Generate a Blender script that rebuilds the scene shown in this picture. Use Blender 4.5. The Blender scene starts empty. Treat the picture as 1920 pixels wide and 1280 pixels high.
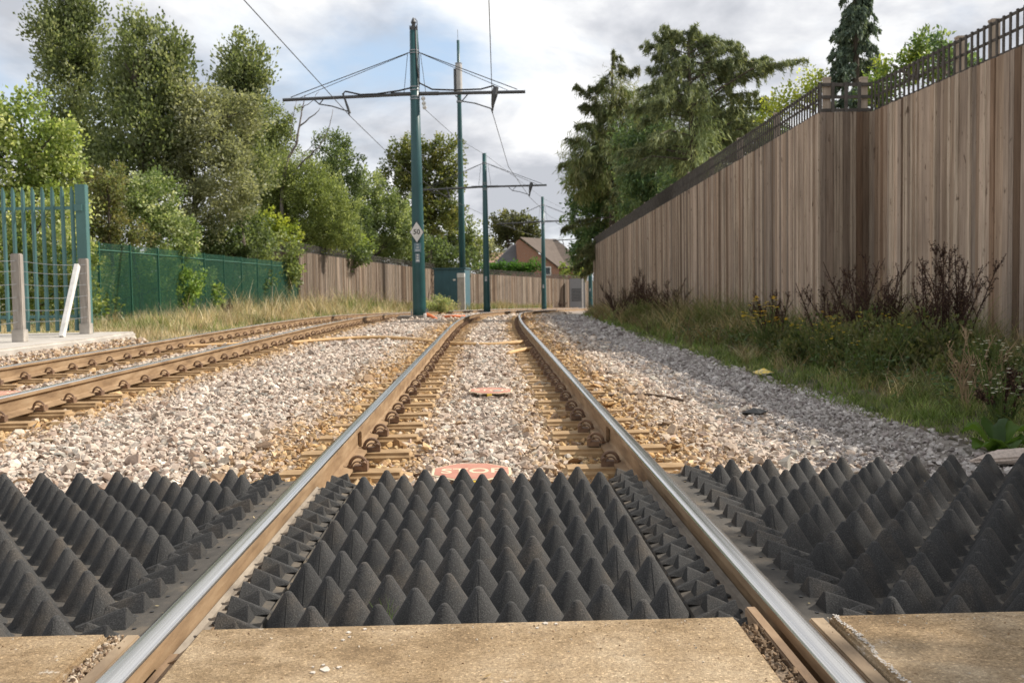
import bpy, bmesh, math, random
import numpy as np
from mathutils import Vector, Matrix

scene = bpy.context.scene
COL = scene.collection
RNG = np.random.default_rng(7)
random.seed(7)
R = math.radians

# ------------------------------------------------------------------ camera
CAM = Vector((0.041, 0.0, 0.789))
F = 1900.0                                   # focal length in pixels of the 1920 px wide photograph
Yc = Vector((916 - 960, 640 - 537.3, -F)).normalized()
Zc = Vector((-math.sin(R(1.0)), math.cos(R(1.0)), 0))
Zc = (Zc - Yc * Zc.dot(Yc)).normalized()
Xc = Yc.cross(Zc)
C2W = Matrix((Xc, Yc, Zc))
cam_d = bpy.data.cameras.new('camera')
cam = bpy.data.objects.new('camera', cam_d)
COL.objects.link(cam)
cam.matrix_world = Matrix.Translation(CAM) @ C2W.to_4x4()
cam_d.sensor_width = 36
cam_d.lens = 36 * F / 1920
cam_d.clip_start = 0.05
cam_d.clip_end = 3000
cam_d.dof.use_dof = True
cam_d.dof.focus_distance = 3.3
cam_d.dof.aperture_fstop = 9.0
scene.camera = cam

# ------------------------------------------------------------------ sky and sun
SUN_EL, SUN_AZ = R(42), R(77)                # azimuth clockwise from +Y: right of the track, a little ahead
world = bpy.data.worlds.new('World')
scene.world = world
world.use_nodes = True
wt = world.node_tree
wt.nodes.clear()
def wn(t, **k):
    n = wt.nodes.new(t)
    for a, b in k.items(): setattr(n, a, b)
    return n
wout = wn('ShaderNodeOutputWorld')
wbg = wn('ShaderNodeBackground')
wbg.inputs['Strength'].default_value = 0.1
sky = wn('ShaderNodeTexSky')
sky.sky_type = 'NISHITA'
sky.sun_disc = False
sky.sun_elevation = SUN_EL
sky.sun_rotation = SUN_AZ
sky.air_density = 1.0
sky.dust_density = 0.6
tc = wn('ShaderNodeTexCoord')
sep = wn('ShaderNodeSeparateXYZ')
wt.links.new(tc.outputs['Generated'], sep.inputs[0])
def wmath(op, a, b=None, clamp=False):
    n = wn('ShaderNodeMath', operation=op)
    n.use_clamp = clamp
    for i, v in enumerate((a, b)):
        if v is None: continue
        if isinstance(v, (int, float)): n.inputs[i].default_value = v
        else: wt.links.new(v, n.inputs[i])
    return n.outputs[0]
zz = wmath('ADD', wmath('MAXIMUM', sep.outputs[2], 0.0), 0.34)
cx = wmath('DIVIDE', sep.outputs[0], zz)
cy = wmath('DIVIDE', sep.outputs[1], zz)
comb = wn('ShaderNodeCombineXYZ')
wt.links.new(cx, comb.inputs[0]); wt.links.new(cy, comb.inputs[1])
comb.inputs[2].default_value = 3.7
def wnoise(scale, detail, rough, off=(0, 0, 0), dist=0.0):
    mp = wn('ShaderNodeMapping')
    mp.inputs['Location'].default_value = off
    wt.links.new(comb.outputs[0], mp.inputs[0])
    n = wn('ShaderNodeTexNoise')
    n.inputs['Scale'].default_value = scale
    n.inputs['Detail'].default_value = detail
    n.inputs['Roughness'].default_value = rough
    n.inputs['Distortion'].default_value = dist
    wt.links.new(mp.outputs[0], n.inputs['Vector'])
    return n.outputs[0]
def wramp(v, stops):
    n = wn('ShaderNodeValToRGB')
    el = n.color_ramp.elements
    while len(el) < len(stops): el.new(0.5)
    for e, (p, c) in zip(el, stops):
        e.position = p; e.color = (*c, 1)
    wt.links.new(v, n.inputs[0])
    return n.outputs[0]
cover = wramp(wnoise(1.6, 10, 0.56, (1.3, 0.4, 0), 0.15), [(0.27, (0, 0, 0)), (0.38, (0.7,) * 3), (0.47, (1, 1, 1))])
shade = wramp(wnoise(2.9, 10, 0.56, (4.2, 1.1, 0), 0.25), [(0.38, (7.9, 7.85, 7.8)), (0.45, (6.7, 6.75, 6.85)), (0.52, (5.3, 5.4, 5.7)), (0.60, (4.0, 4.15, 4.5))])
skyt = wn('ShaderNodeMixRGB', blend_type='MIX')
skyt.inputs[0].default_value = 0.5
skyt.inputs[2].default_value = (4.8, 5.9, 7.3, 1)       # thin high haze over the blue
wt.links.new(sky.outputs[0], skyt.inputs[1])
mixc = wn('ShaderNodeMixRGB', blend_type='MIX')
wt.links.new(cover, mixc.inputs[0])
wt.links.new(skyt.outputs[0], mixc.inputs[1])
wt.links.new(shade, mixc.inputs[2])
wt.links.new(mixc.outputs[0], wbg.inputs[0])
wt.links.new(wbg.outputs[0], wout.inputs[0])

sun_d = bpy.data.lights.new('sun', 'SUN')
sun_d.energy = 4.3
sun_d.angle = R(0.6)
sun_d.color = (1.0, 0.93, 0.83)
sun = bpy.data.objects.new('sun', sun_d)
COL.objects.link(sun)
sdir = Vector((math.sin(SUN_AZ) * math.cos(SUN_EL), math.cos(SUN_AZ) * math.cos(SUN_EL), math.sin(SUN_EL)))
sun.rotation_euler = sdir.to_track_quat('Z', 'Y').to_euler()
sun.location = (0, 0, 40)
vs = scene.view_settings
vs.view_transform = 'Standard'
vs.look = 'None'
vs.exposure = 0.55
vs.gamma = 1.0

# ------------------------------------------------------------------ helpers
def at(px, py, Y):
    """point of the place seen at photo pixel (px, py), Y metres ahead"""
    d = C2W @ Vector((px - 960, 640 - py, -F))
    return CAM + d * ((Y - CAM.y) / d.y)

def tag(o, label, cat, group=None, kind=None):
    o['label'] = label
    o['category'] = cat
    if group: o['group'] = group
    if kind: o['kind'] = kind
    return o

def structure(o, label=None):
    o['kind'] = 'structure'
    if label: o['label'] = label
    return o

def empty(name, loc=(0, 0, 0), rz=0.0):
    o = bpy.data.objects.new(name, None)
    o.empty_display_size = 0.1
    o.location = loc
    o.rotation_euler = (0, 0, rz)
    COL.objects.link(o)
    return o

def link_mesh(name, me, mat, parent=None, loc=None):
    o = bpy.data.objects.new(name, me)
    COL.objects.link(o)
    if mat is not None:
        for m in (mat if isinstance(mat, (list, tuple)) else [mat]): me.materials.append(m)
    if parent is not None: o.parent = parent
    if loc is not None: o.location = loc
    return o

def to_mesh(o):
    bpy.context.view_layer.update()
    me = bpy.data.meshes.new_from_object(o)
    n_ = bpy.data.objects.new('lettering_tmp', me)
    COL.objects.link(n_); n_.parent = o.parent
    n_.location = o.location; n_.rotation_euler = o.rotation_euler; n_.scale = o.scale
    nm = o.name; cu_ = o.data
    bpy.data.objects.remove(o); bpy.data.curves.remove(cu_)
    n_.name = nm
    return n_

def copy_tree(o, parent=None):
    c = o.copy()
    COL.objects.link(c)
    c.parent = parent
    for ch in list(o.children): copy_tree(ch, c)
    return c

class MB:
    """collects simple shapes into one mesh"""
    def __init__(self):
        self.v = []; self.f = []; self.c = []; self.cur = None
    def add(self, vs_, fs_):
        b = len(self.v)
        self.v += [tuple(p) for p in vs_]
        self.f += [tuple(b + i for i in f) for f in fs_]
        if self.cur is not None: self.c += [self.cur] * len(vs_)
    def box(self, x0, x1, y0, y1, z0, z1, M=None):
        p = [Vector((x, y, z)) for z in (z0, z1) for y in (y0, y1) for x in (x0, x1)]
        if M is not None: p = [M @ q for q in p]
        self.add(p, [(0, 2, 3, 1), (4, 5, 7, 6), (0, 1, 5, 4), (2, 6, 7, 3), (0, 4, 6, 2), (1, 3, 7, 5)])
    def tube(self, pts, r, n=8, caps=True):
        pts = [Vector(p) for p in pts]
        m = len(pts)
        rr = r if isinstance(r, (list, tuple)) else [r] * m
        rings = []
        up = None
        for i, p in enumerate(pts):
            t = (pts[min(i + 1, m - 1)] - pts[max(i - 1, 0)]).normalized()
            if up is None:
                up = Vector((0, 0, 1)) if abs(t.z) < 0.9 else Vector((1, 0, 0))
            a = (up - t * up.dot(t))
            if a.length < 1e-5: a = t.orthogonal()
            a.normalize(); up = a
            b = t.cross(a)
            rings.append([p + (a * math.cos(2 * math.pi * k / n) + b * math.sin(2 * math.pi * k / n)) * rr[i] for k in range(n)])
        vs_ = [q for rg in rings for q in rg]
        fs_ = [(i * n + k, i * n + (k + 1) % n, (i + 1) * n + (k + 1) % n, (i + 1) * n + k) for i in range(m - 1) for k in range(n)]
        if caps:
            fs_ += [tuple(range(n))[::-1], tuple((m - 1) * n + k for k in range(n))]
        self.add(vs_, fs_)
    def lathe(self, prof, n=16, M=None):
        """prof: (radius, z) upwards"""
        vs_ = [Vector((r * math.cos(2 * math.pi * k / n), r * math.sin(2 * math.pi * k / n), z)) for r, z in prof for k in range(n)]
        if M is not None: vs_ = [M @ q for q in vs_]
        m = len(prof)
        fs_ = [(i * n + k, i * n + (k + 1) % n, (i + 1) * n + (k + 1) % n, (i + 1) * n + k) for i in range(m - 1) for k in range(n)]
        fs_ += [tuple((m - 1) * n + k for k in range(n)), tuple(range(n))[::-1]]
        self.add(vs_, fs_)
    def poly(self, outline, z0, z1, M=None):
        n = len(outline)
        vs_ = [Vector((x, y, z)) for z in (z0, z1) for x, y in outline]
        if M is not None: vs_ = [M @ q for q in vs_]
        self.add(vs_, [tuple(range(n))[::-1], tuple(n + k for k in range(n))] + [(k, (k + 1) % n, n + (k + 1) % n, n + k) for k in range(n)])
    def mesh(self, name, smooth=False, bevel=0.0, seg=2):
        me = bpy.data.meshes.new(name)
        me.from_pydata(self.v, [], self.f)
        if self.c:
            ca = me.color_attributes.new('col', 'FLOAT_COLOR', 'POINT')
            ca.data.foreach_set('color', np.array([(*c, 1) for c in self.c], dtype=np.float32).ravel())
        me.update()
        if bevel > 0:
            bm = bmesh.new(); bm.from_mesh(me)
            bmesh.ops.bevel(bm, geom=list(bm.edges), offset=bevel, segments=seg, affect='EDGES', clamp_overlap=True)
            bm.to_mesh(me); bm.free()
        if smooth:
            me.polygons.foreach_set('use_smooth', [True] * len(me.polygons))
        return me
    def build(self, name, mat, parent=None, smooth=False, bevel=0.0, seg=2):
        return link_mesh(name, self.mesh(name, smooth, bevel, seg), mat, parent)

def np_mesh(name, verts, faces, cols=None, smooth=False):
    """verts (n,3), faces (m,k) with one k; cols (n,3)"""
    me = bpy.data.meshes.new(name)
    verts = np.ascontiguousarray(verts, dtype=np.float32)
    faces = np.ascontiguousarray(faces, dtype=np.int32)
    m, k = faces.shape
    me.vertices.add(len(verts))
    me.vertices.foreach_set('co', verts.ravel())
    me.loops.add(m * k)
    me.loops.foreach_set('vertex_index', faces.ravel())
    me.polygons.add(m)
    me.polygons.foreach_set('loop_start', np.arange(m, dtype=np.int32) * k)
    if cols is not None:
        ca = me.color_attributes.new('col', 'FLOAT_COLOR', 'POINT')
        c4 = np.ones((len(verts), 4), dtype=np.float32)
        c4[:, :3] = cols
        ca.data.foreach_set('color', c4.ravel())
    me.update(calc_edges=True)
    me.polygons.foreach_set('use_smooth', np.full(m, smooth))
    return me

# ------------------------------------------------------------------ materials
class Mat:
    def __init__(self, name):
        self.m = bpy.data.materials.new(name)
        self.m.use_nodes = True
        self.t = self.m.node_tree
        self.b = self.t.nodes['Principled BSDF']
    def n(self, t, **k):
        nd = self.t.nodes.new(t)
        for a, b in k.items(): setattr(nd, a, b)
        return nd
    def link(self, a, b): self.t.links.new(a, b)
    def noise(self, scale, detail=4, rough=0.55, stretch=None, coord='Object', dist=0.0):
        tcn = self.n('ShaderNodeTexCoord')
        src = tcn.outputs[coord]
        if stretch:
            mp = self.n('ShaderNodeMapping')
            mp.inputs['Scale'].default_value = stretch
            self.link(src, mp.inputs[0]); src = mp.outputs[0]
        nd = self.n('ShaderNodeTexNoise')
        nd.inputs['Scale'].default_value = scale
        nd.inputs['Detail'].default_value = detail
        nd.inputs['Roughness'].default_value = rough
        nd.inputs['Distortion'].default_value = dist
        self.link(src, nd.inputs['Vector'])
        return nd.outputs[0]
    def ramp(self, v, stops):
        nd = self.n('ShaderNodeValToRGB')
        el = nd.color_ramp.elements
        while len(el) < len(stops): el.new(0.5)
        for e, (p, c) in zip(el, stops):
            e.position = p
            e.color = (*c, 1) if isinstance(c, tuple) else (c, c, c, 1)
        self.link(v, nd.inputs[0])
        return nd.outputs[0]
    def mix(self, fac, a, b, mode='MIX'):
        nd = self.n('ShaderNodeMixRGB', blend_type=mode)
        for i, v in enumerate((fac, a, b)):
            if isinstance(v, (int, float)): nd.inputs[i].default_value = v
            elif isinstance(v, tuple): nd.inputs[i].default_value = (*v, 1)
            else: self.link(v, nd.inputs[i])
        return nd.outputs[0]
    def attr(self, name='col'):
        nd = self.n('ShaderNodeAttribute'); nd.attribute_name = name
        return nd.outputs['Color']
    def rand(self):
        return self.n('ShaderNodeObjectInfo').outputs['Random']
    def color(self, v):
        if isinstance(v, tuple): self.b.inputs['Base Color'].default_value = (*v, 1)
        else: self.link(v, self.b.inputs['Base Color'])
        return self
    def rough(self, v):
        if isinstance(v, (int, float)): self.b.inputs['Roughness'].default_value = v
        else: self.link(v, self.b.inputs['Roughness'])
        return self
    def metal(self, v): self.b.inputs['Metallic'].default_value = v; return self
    def spec(self, v): self.b.inputs['Specular IOR Level'].default_value = v; return self
    def bump(self, v, strength=0.5, dist=0.01):
        nd = self.n('ShaderNodeBump')
        nd.inputs['Strength'].default_value = strength
        nd.inputs['Distance'].default_value = dist
        self.link(v, nd.inputs['Height'])
        self.link(nd.outputs[0], self.b.inputs['Normal'])
        return self

def M_noise(name, stops, scale, rough=0.8, detail=5, bump=0.0, bscale=None, bdist=0.01, stretch=None, metal=0.0, spec=0.5, coord='Object'):
    m = Mat(name)
    v = m.noise(scale, detail, 0.6, stretch, coord)
    m.color(m.ramp(v, stops)).rough(rough).metal(metal).spec(spec)
    if bump:
        m.bump(m.noise(bscale or scale * 3, 4, 0.6, stretch, coord), bump, bdist)
    return m.m

def mat_leaf(name, gloss=0.45, trans=0.5):
    m = Mat(name)
    c = m.attr()
    m.color(c).rough(gloss).spec(0.35)
    tr = m.n('ShaderNodeBsdfTranslucent')
    m.link(m.mix(1.0, c, (1.35, 1.3, 0.8), 'MULTIPLY'), tr.inputs[0])
    mx = m.n('ShaderNodeMixShader'); mx.inputs[0].default_value = trans
    m.link(m.b.outputs[0], mx.inputs[1]); m.link(tr.outputs[0], mx.inputs[2])
    m.link(mx.outputs[0], m.t.nodes['Material Output'].inputs[0])
    return m.m

def mat_stone():
    m = Mat('crushed_stone')
    v = m.noise(60, 4, 0.65)
    m.color(m.mix(0.55, m.attr(), m.ramp(v, [(0.3, 0.55), (0.7, 1.35)]), 'MULTIPLY')).rough(0.9).spec(0.25)
    m.bump(m.noise(110, 3, 0.6), 0.35, 0.006)
    return m.m

def mat_rubber():
    m = Mat('granulated_black_rubber')
    g = m.noise(270, 3, 0.8)
    base = m.ramp(m.rand(), [(0.0, (0.038, 0.0375, 0.037)), (1.0, (0.056, 0.055, 0.0535))])
    tcn = m.n('ShaderNodeTexCoord'); ge = m.n('ShaderNodeNewGeometry')
    big = m.n('ShaderNodeTexNoise'); big.inputs['Scale'].default_value = 4.5; big.inputs['Detail'].default_value = 7; big.inputs['Roughness'].default_value = .68
    m.link(ge.outputs['Position'], big.inputs['Vector'])
    dust = m.ramp(big.outputs[0], [(0.50, 0.0), (0.74, 0.45)])
    c = m.mix(dust, base, (0.15, 0.118, 0.085))
    c = m.mix(0.8, c, m.ramp(g, [(0.32, 0.40), (0.55, 1.0), (0.70, 2.3)]), 'MULTIPLY')
    m.color(c).rough(0.8).spec(0.28)
    m.bump(g, 0.7, 0.004)
    return m.m

def mat_rubber_base():
    m = Mat('dusty_rubber_sheet')
    g = m.noise(500, 2, 0.7)
    d = m.noise(6, 6, 0.7)
    c = m.ramp(d, [(0.28, (0.045, 0.042, 0.038)), (0.5, (0.080, 0.072, 0.062)), (0.74, (0.18, 0.145, 0.105))])
    c = m.mix(0.4, c, m.ramp(g, [(0.3, 0.55), (0.7, 1.35)]), 'MULTIPLY')
    m.color(c).rough(0.85).spec(0.3)
    m.bump(g, 0.4, 0.003)
    return m.m

def mat_pale_rubber():
    m = Mat('sun_bleached_flangeway_rubber')
    d = m.noise(5, 6, 0.7, (3, 1, 1))
    m.color(m.ramp(d, [(0.3, (0.17, 0.145, 0.12)), (0.7, (0.36, 0.31, 0.25))])).rough(0.9).spec(0.2)
    m.bump(m.noise(300, 3), 0.3, 0.003)
    return m.m

def mat_railhead():
    m = Mat('polished_rail_steel')
    st = m.noise(9, 4, 0.55, (22, 0.05, 1))
    m.color(m.ramp(st, [(0.32, (0.56, 0.54, 0.52)), (0.5, (0.76, 0.74, 0.71)), (0.66, (0.86, 0.84, 0.81))])).metal(1.0)
    m.rough(m.ramp(st, [(0.3, 0.16), (0.7, 0.30)]))
    return m.m

def mat_railside():
    m = Mat('rusty_rail_steel')
    v = m.noise(7, 6, 0.65, (1, 0.35, 2.0))
    m.color(m.ramp(v, [(0.3, (0.16, 0.100, 0.055)), (0.5, (0.27, 0.178, 0.100)), (0.72, (0.38, 0.27, 0.165))])).rough(0.8).spec(0.3)
    m.bump(m.noise(160, 4), 0.3, 0.003)
    return m.m

def mat_slab():
    m = Mat('exposed_aggregate_concrete')
    big = m.noise(2.6, 7, 0.7)
    fine = m.noise(170, 4, 0.8)
    vor = m.n('ShaderNodeTexVoronoi'); vor.inputs['Scale'].default_value = 230
    tcn = m.n('ShaderNodeTexCoord'); m.link(tcn.outputs['Object'], vor.inputs['Vector'])
    c = m.ramp(big, [(0.30, (0.205, 0.136, 0.074)), (0.44, (0.325, 0.235, 0.138)), (0.54, (0.395, 0.298, 0.19)), (0.70, (0.50, 0.405, 0.285))])
    c = m.mix(m.ramp(m.noise(9, 8, 0.75, (1, 2.2, 1)), [(0.52, 0.0), (0.70, 0.6)]), c, (0.17, 0.115, 0.066))
    c = m.mix(0.85, c, m.ramp(fine, [(0.33, (0.45, 0.38, 0.32)), (0.48, (0.93, 0.91, 0.88)), (0.60, (1.18, 1.15, 1.1)), (0.72, (1.7, 1.65, 1.6))]), 'MULTIPLY')
    peb = m.n('ShaderNodeSeparateColor'); m.link(vor.outputs['Color'], peb.inputs[0])
    c = m.mix(0.55, c, m.ramp(peb.outputs[0], [(0.0, 0.62), (0.75, 1.05), (0.93, 1.15), (0.97, 1.9)]), 'MULTIPLY')
    spl = m.ramp(m.noise(3.4, 10, 0.82, (1.7, 1.0, 1)), [(0.615, 0.0), (0.655, 0.75)])
    c = m.mix(spl, c, (0.66, 0.60, 0.52))
    drk = m.ramp(m.noise(1.3, 7, 0.7), [(0.30, 0.7), (0.48, 1.0)])
    c = m.mix(1.0, c, drk, 'MULTIPLY')
    m.color(c).rough(0.9).spec(0.25)
    m.bump(fine, 0.8, 0.006)
    return m.m

def mat_boards(name, dark=1.0):
    """fence boards: tint per board in 'col', grain and knots along the board"""
    m = Mat(name)
    gr = m.noise(1.0, 8, 0.68, (34, 34, 1.3))
    kn = m.noise(1.0, 3, 0.5, (9, 9, 4.5))
    c = m.mix(0.85, m.attr(), m.ramp(gr, [(0.28, (0.50, 0.44, 0.40)), (0.5, (0.98, 0.96, 0.95)), (0.72, (1.40, 1.40, 1.40))]), 'MULTIPLY')
    c = m.mix(m.ramp(kn, [(0.66, 0.0), (0.73, 0.75)]), c, (0.085, 0.052, 0.035))
    c = m.mix(m.ramp(m.noise(1.0, 2, 0.5, (26, 26, 10)), [(0.69, 0.0), (0.74, 0.7)]), c, (0.10, 0.062, 0.04))
    stain = m.ramp(m.noise(0.9, 5, 0.6, (2.2, 2.2, 0.45)), [(0.35, 0.72), (0.65, 1.12)])
    c = m.mix(0.8, c, stain, 'MULTIPLY')
    m.color(c).rough(0.85).spec(0.2)
    m.bump(gr, 0.35, 0.006)
    return m.m

def mat_paint(name, col, rough=0.42, wear=0.12):
    m = Mat(name)
    v = m.noise(3.0, 6, 0.65, (1, 1, 0.35))
    d = tuple(c * (1 - wear * 2) for c in col); l = tuple(min(1, c * (1 + wear) + 0.006) for c in col)
    m.color(m.ramp(v, [(0.3, d), (0.7, l)])).rough(rough)
    return m.m

def mat_plain(name, col, rough=0.6, metal=0.0):
    m = Mat(name)
    v = m.noise(14, 4)
    m.color(m.ramp(v, [(0.3, tuple(c * 0.82 for c in col)), (0.7, tuple(min(1, c * 1.1) for c in col))])).rough(rough).metal(metal)
    return m.m

def mat_attr(name, rough=0.8):
    m = Mat(name); m.color(m.attr()).rough(rough).spec(0.25); return m.m

def mat_brick():
    m = Mat('red_brick')
    tcn = m.n('ShaderNodeTexCoord')
    mp = m.n('ShaderNodeMapping'); mp.inputs['Rotation'].default_value = (R(90), 0, 0)
    m.link(tcn.outputs['Object'], mp.inputs[0])
    b = m.n('ShaderNodeTexBrick')
    b.inputs['Color1'].default_value = (0.36, 0.145, 0.075, 1)
    b.inputs['Color2'].default_value = (0.26, 0.10, 0.052, 1)
    b.inputs['Mortar'].default_value = (0.30, 0.25, 0.20, 1)
    b.inputs['Scale'].default_value = 1.0
    b.inputs['Mortar Size'].default_value = 0.012
    b.inputs['Brick Width'].default_value = 0.225
    b.inputs['Row Height'].default_value = 0.075
    m.link(mp.outputs[0], b.inputs[0])
    m.color(b.outputs[0]).rough(0.9)
    return m.m

def mat_roof(name, a, b):
    m = Mat(name)
    w = m.n('ShaderNodeTexWave'); w.wave_type = 'BANDS'; w.bands_direction = 'Z'
    w.inputs['Scale'].default_value = 2.2
    tcn = m.n('ShaderNodeTexCoord'); m.link(tcn.outputs['Object'], w.inputs[0])
    v = m.noise(2.0, 6, 0.7)
    c = m.mix(0.4, m.ramp(v, [(0.3, a), (0.7, b)]), m.ramp(w.outputs[1], [(0.0, 0.6), (0.4, 1.15)]), 'MULTIPLY')
    m.color(c).rough(0.9)
    return m.m

STONE = mat_stone(); RUB = mat_rubber(); RUBB = mat_rubber_base(); PALE = mat_pale_rubber()
HEAD = mat_railhead(); RUST = mat_railside(); SLAB = mat_slab()
BOARD = mat_boards('weathered_fence_boards')
TRELLIS = M_noise('weathered_grey_lattice', [(0.3, (0.055, 0.047, 0.040)), (0.7, (0.115, 0.102, 0.090))], 9, 0.85)
PALEPOST = M_noise('pale_timber', [(0.3, (0.34, 0.27, 0.21)), (0.7, (0.47, 0.39, 0.31))], 6, 0.8, stretch=(4, 4, 0.6))
GREENP = mat_paint('green_mast_paint', (0.014, 0.072, 0.075), 0.38)
GREENL = mat_paint('blue_green_steel_paint', (0.075, 0.175, 0.165), 0.5)
GREENM = mat_paint('dark_green_coated_wire', (0.012, 0.085, 0.048), 0.5)
GALV = M_noise('galvanised_steel', [(0.3, (0.20, 0.21, 0.22)), (0.7, (0.36, 0.37, 0.38))], 12, 0.5, metal=0.6)
DARKST = mat_plain('dark_weathered_steel', (0.09, 0.092, 0.095), 0.55, 0.4)
cm = Mat('rusted_spring_steel')
cm.color(cm.mix(cm.rand(), cm.ramp(cm.noise(40, 5), [(0.3, (0.075, 0.046, 0.032)), (0.7, (0.19, 0.115, 0.072))]), cm.ramp(cm.noise(33, 5), [(0.3, (0.10, 0.058, 0.036)), (0.7, (0.27, 0.165, 0.098))]))).rough(.8)
cm.bump(cm.noise(120, 3), .3, .003)
CLIPM = cm.m
SLEEP = M_noise('rust_stained_sleeper_concrete', [(0.25, (0.20, 0.122, 0.058)), (0.5, (0.33, 0.215, 0.108)), (0.75, (0.45, 0.325, 0.185))], 6, 0.92, bump=0.4, bscale=70, bdist=0.006, coord='Object')
CONC = M_noise('pale_concrete', [(0.3, (0.33, 0.30, 0.26)), (0.7, (0.50, 0.46, 0.41))], 4, 0.9, bump=0.3, bscale=60, bdist=0.005)
GREYCONC = M_noise('dark_concrete', [(0.3, (0.15, 0.13, 0.11)), (0.7, (0.27, 0.24, 0.20))], 5, 0.9, bump=0.3, bscale=50, bdist=0.006)
RED = M_noise('faded_red_sign_paint', [(0.3, (0.38, 0.155, 0.105)), (0.7, (0.47, 0.235, 0.17))], 9, 0.75)
CREAM = mat_plain('cream_sign_paint', (0.66, 0.54, 0.37), 0.7)
YELL = mat_plain('yellow_plastic', (0.75, 0.52, 0.06), 0.5)
WHITE = mat_plain('white_sign_face', (0.72, 0.70, 0.66), 0.5)
BLACK = mat_plain('black_paint', (0.02, 0.02, 0.02), 0.5)
BARK = M_noise('tree_bark', [(0.3, (0.045, 0.036, 0.028)), (0.7, (0.13, 0.105, 0.08))], 8, 0.95, bump=0.5, stretch=(3, 3, 0.6), bdist=0.03)
GREYBARK = M_noise('bare_grey_branches', [(0.3, (0.13, 0.11, 0.10)), (0.7, (0.25, 0.22, 0.20))], 8, 0.95)
LEAF = mat_leaf('foliage')
NEEDLE = mat_leaf('conifer_foliage', 0.6, 0.30)
BLADE = mat_leaf('grass_blades', 0.6, 0.3)
DOCK = mat_attr('dead_seed_heads', 0.9)
CABLE = mat_plain('tan_cable_sheath', (0.56, 0.36, 0.17), 0.7)
ORANGE = mat_plain('orange_duct', (0.65, 0.17, 0.05), 0.6)

# ------------------------------------------------------------------ the track line
D0, RAD = 19.5, 275.0
def off(y):
    y = np.asarray(y, float)
    return np.where(y > D0, (y - D0) ** 2 / (2 * RAD), 0.0)
def slope(y):
    y = np.asarray(y, float)
    return np.where(y > D0, (y - D0) / RAD, 0.0)
def zt(y):
    y = np.asarray(y, float)
    a, b, g = 22.0, 36.0, 0.0205
    q = np.clip((y - a) / (b - a), 0, 1)
    z = -g * (b - a) * q * q / 2
    z = z - g * np.clip(y - b, 0, 84)
    return z
def tp(y, u):
    """point of the formation: y along, u across (right is +)"""
    s = slope(y); n = np.sqrt(1 + s * s)
    return off(y) + u / n, y - u * s / n
LT = -4.31                                    # left track centre
ZL = 0.04
GA = 0.7495

def Hb(u):
    """height of the made ground against the rail tops"""
    xs = [-30, -13, -9, -7.2, -6.4, -5.6, -5.1, -4.7, LT, -3.9, -3.5, -3.0, -2.2, -1.4, -1.0, -0.75, -0.35, 0, 0.35, 0.75, 1.0, 1.5, 1.8, 2.9, 3.2, 4.2, 5.2, 7, 30]
    zs = [-.30, -.16, -.14, -.16, -.20, -.17, -.18, -.175, -.160, -.175, -.185, -.165, -.15, -.165, -.182, -.205, -.200, -.185, -.200, -.205, -.182, -.20, -.235, -.255, -.245, -.23, -.20, -.22, -.3]
    return np.interp(u, xs, zs)

def shoulder(u, y):
    """ballast heaped against the plinth"""
    return np.clip((-5.30 - u) * .55, 0, .21) * np.clip((17.8 - y) / 1.2, 0, 1)

def strip(name, mat, u0, u1, y0, y1, nu, ny, dz=0.0, rough=0.0, dens=None):
    us = np.linspace(u0, u1, nu); ys = np.linspace(0, 1, ny) ** 1.5 * (y1 - y0) + y0
    Y, U = np.meshgrid(ys, us, indexing='ij')
    X, YY = tp(Y, U)
    Z = zt(Y) + Hb(U) + shoulder(U, Y) + dz + (RNG.normal(0, rough, X.shape) if rough else 0)
    V = np.stack([X, YY, Z], -1).reshape(-1, 3)
    i, j = np.meshgrid(np.arange(ny - 1), np.arange(nu - 1), indexing='ij')
    a = (i * nu + j).ravel()
    Fc = np.stack([a, a + 1, a + nu + 1, a + nu], 1)
    return link_mesh(name, np_mesh(name, V, Fc, smooth=True), mat)

# ground sheet to the horizon
GROUND = M_noise('soil_and_rough_grass', [(0.3, (0.055, 0.06, 0.025)), (0.5, (0.11, 0.10, 0.05)), (0.72, (0.20, 0.165, 0.09))], 0.9, 0.95, 7, bump=0.5, bscale=6, bdist=0.05)
xs = np.concatenate([np.linspace(-900, -40, 14), np.linspace(-34, 34, 69), np.linspace(40, 900, 14)])
ys = np.concatenate([np.linspace(-60, 0, 7), np.linspace(2, 130, 65), np.linspace(140, 1600, 20)])
YY, XX = np.meshgrid(ys, xs, indexing='ij')
ZZ = zt(YY) - 0.40
V = np.stack([XX, YY, ZZ], -1).reshape(-1, 3)
nx = len(xs)
i, j = np.meshgrid(np.arange(len(ys) - 1), np.arange(nx - 1), indexing='ij')
a = (i * nx + j).ravel()
structure(link_mesh('ground', np_mesh('ground', V, np.stack([a, a + 1, a + nx + 1, a + nx], 1), smooth=True), GROUND), 'rough soil and grass under everything out to the horizon')

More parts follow.
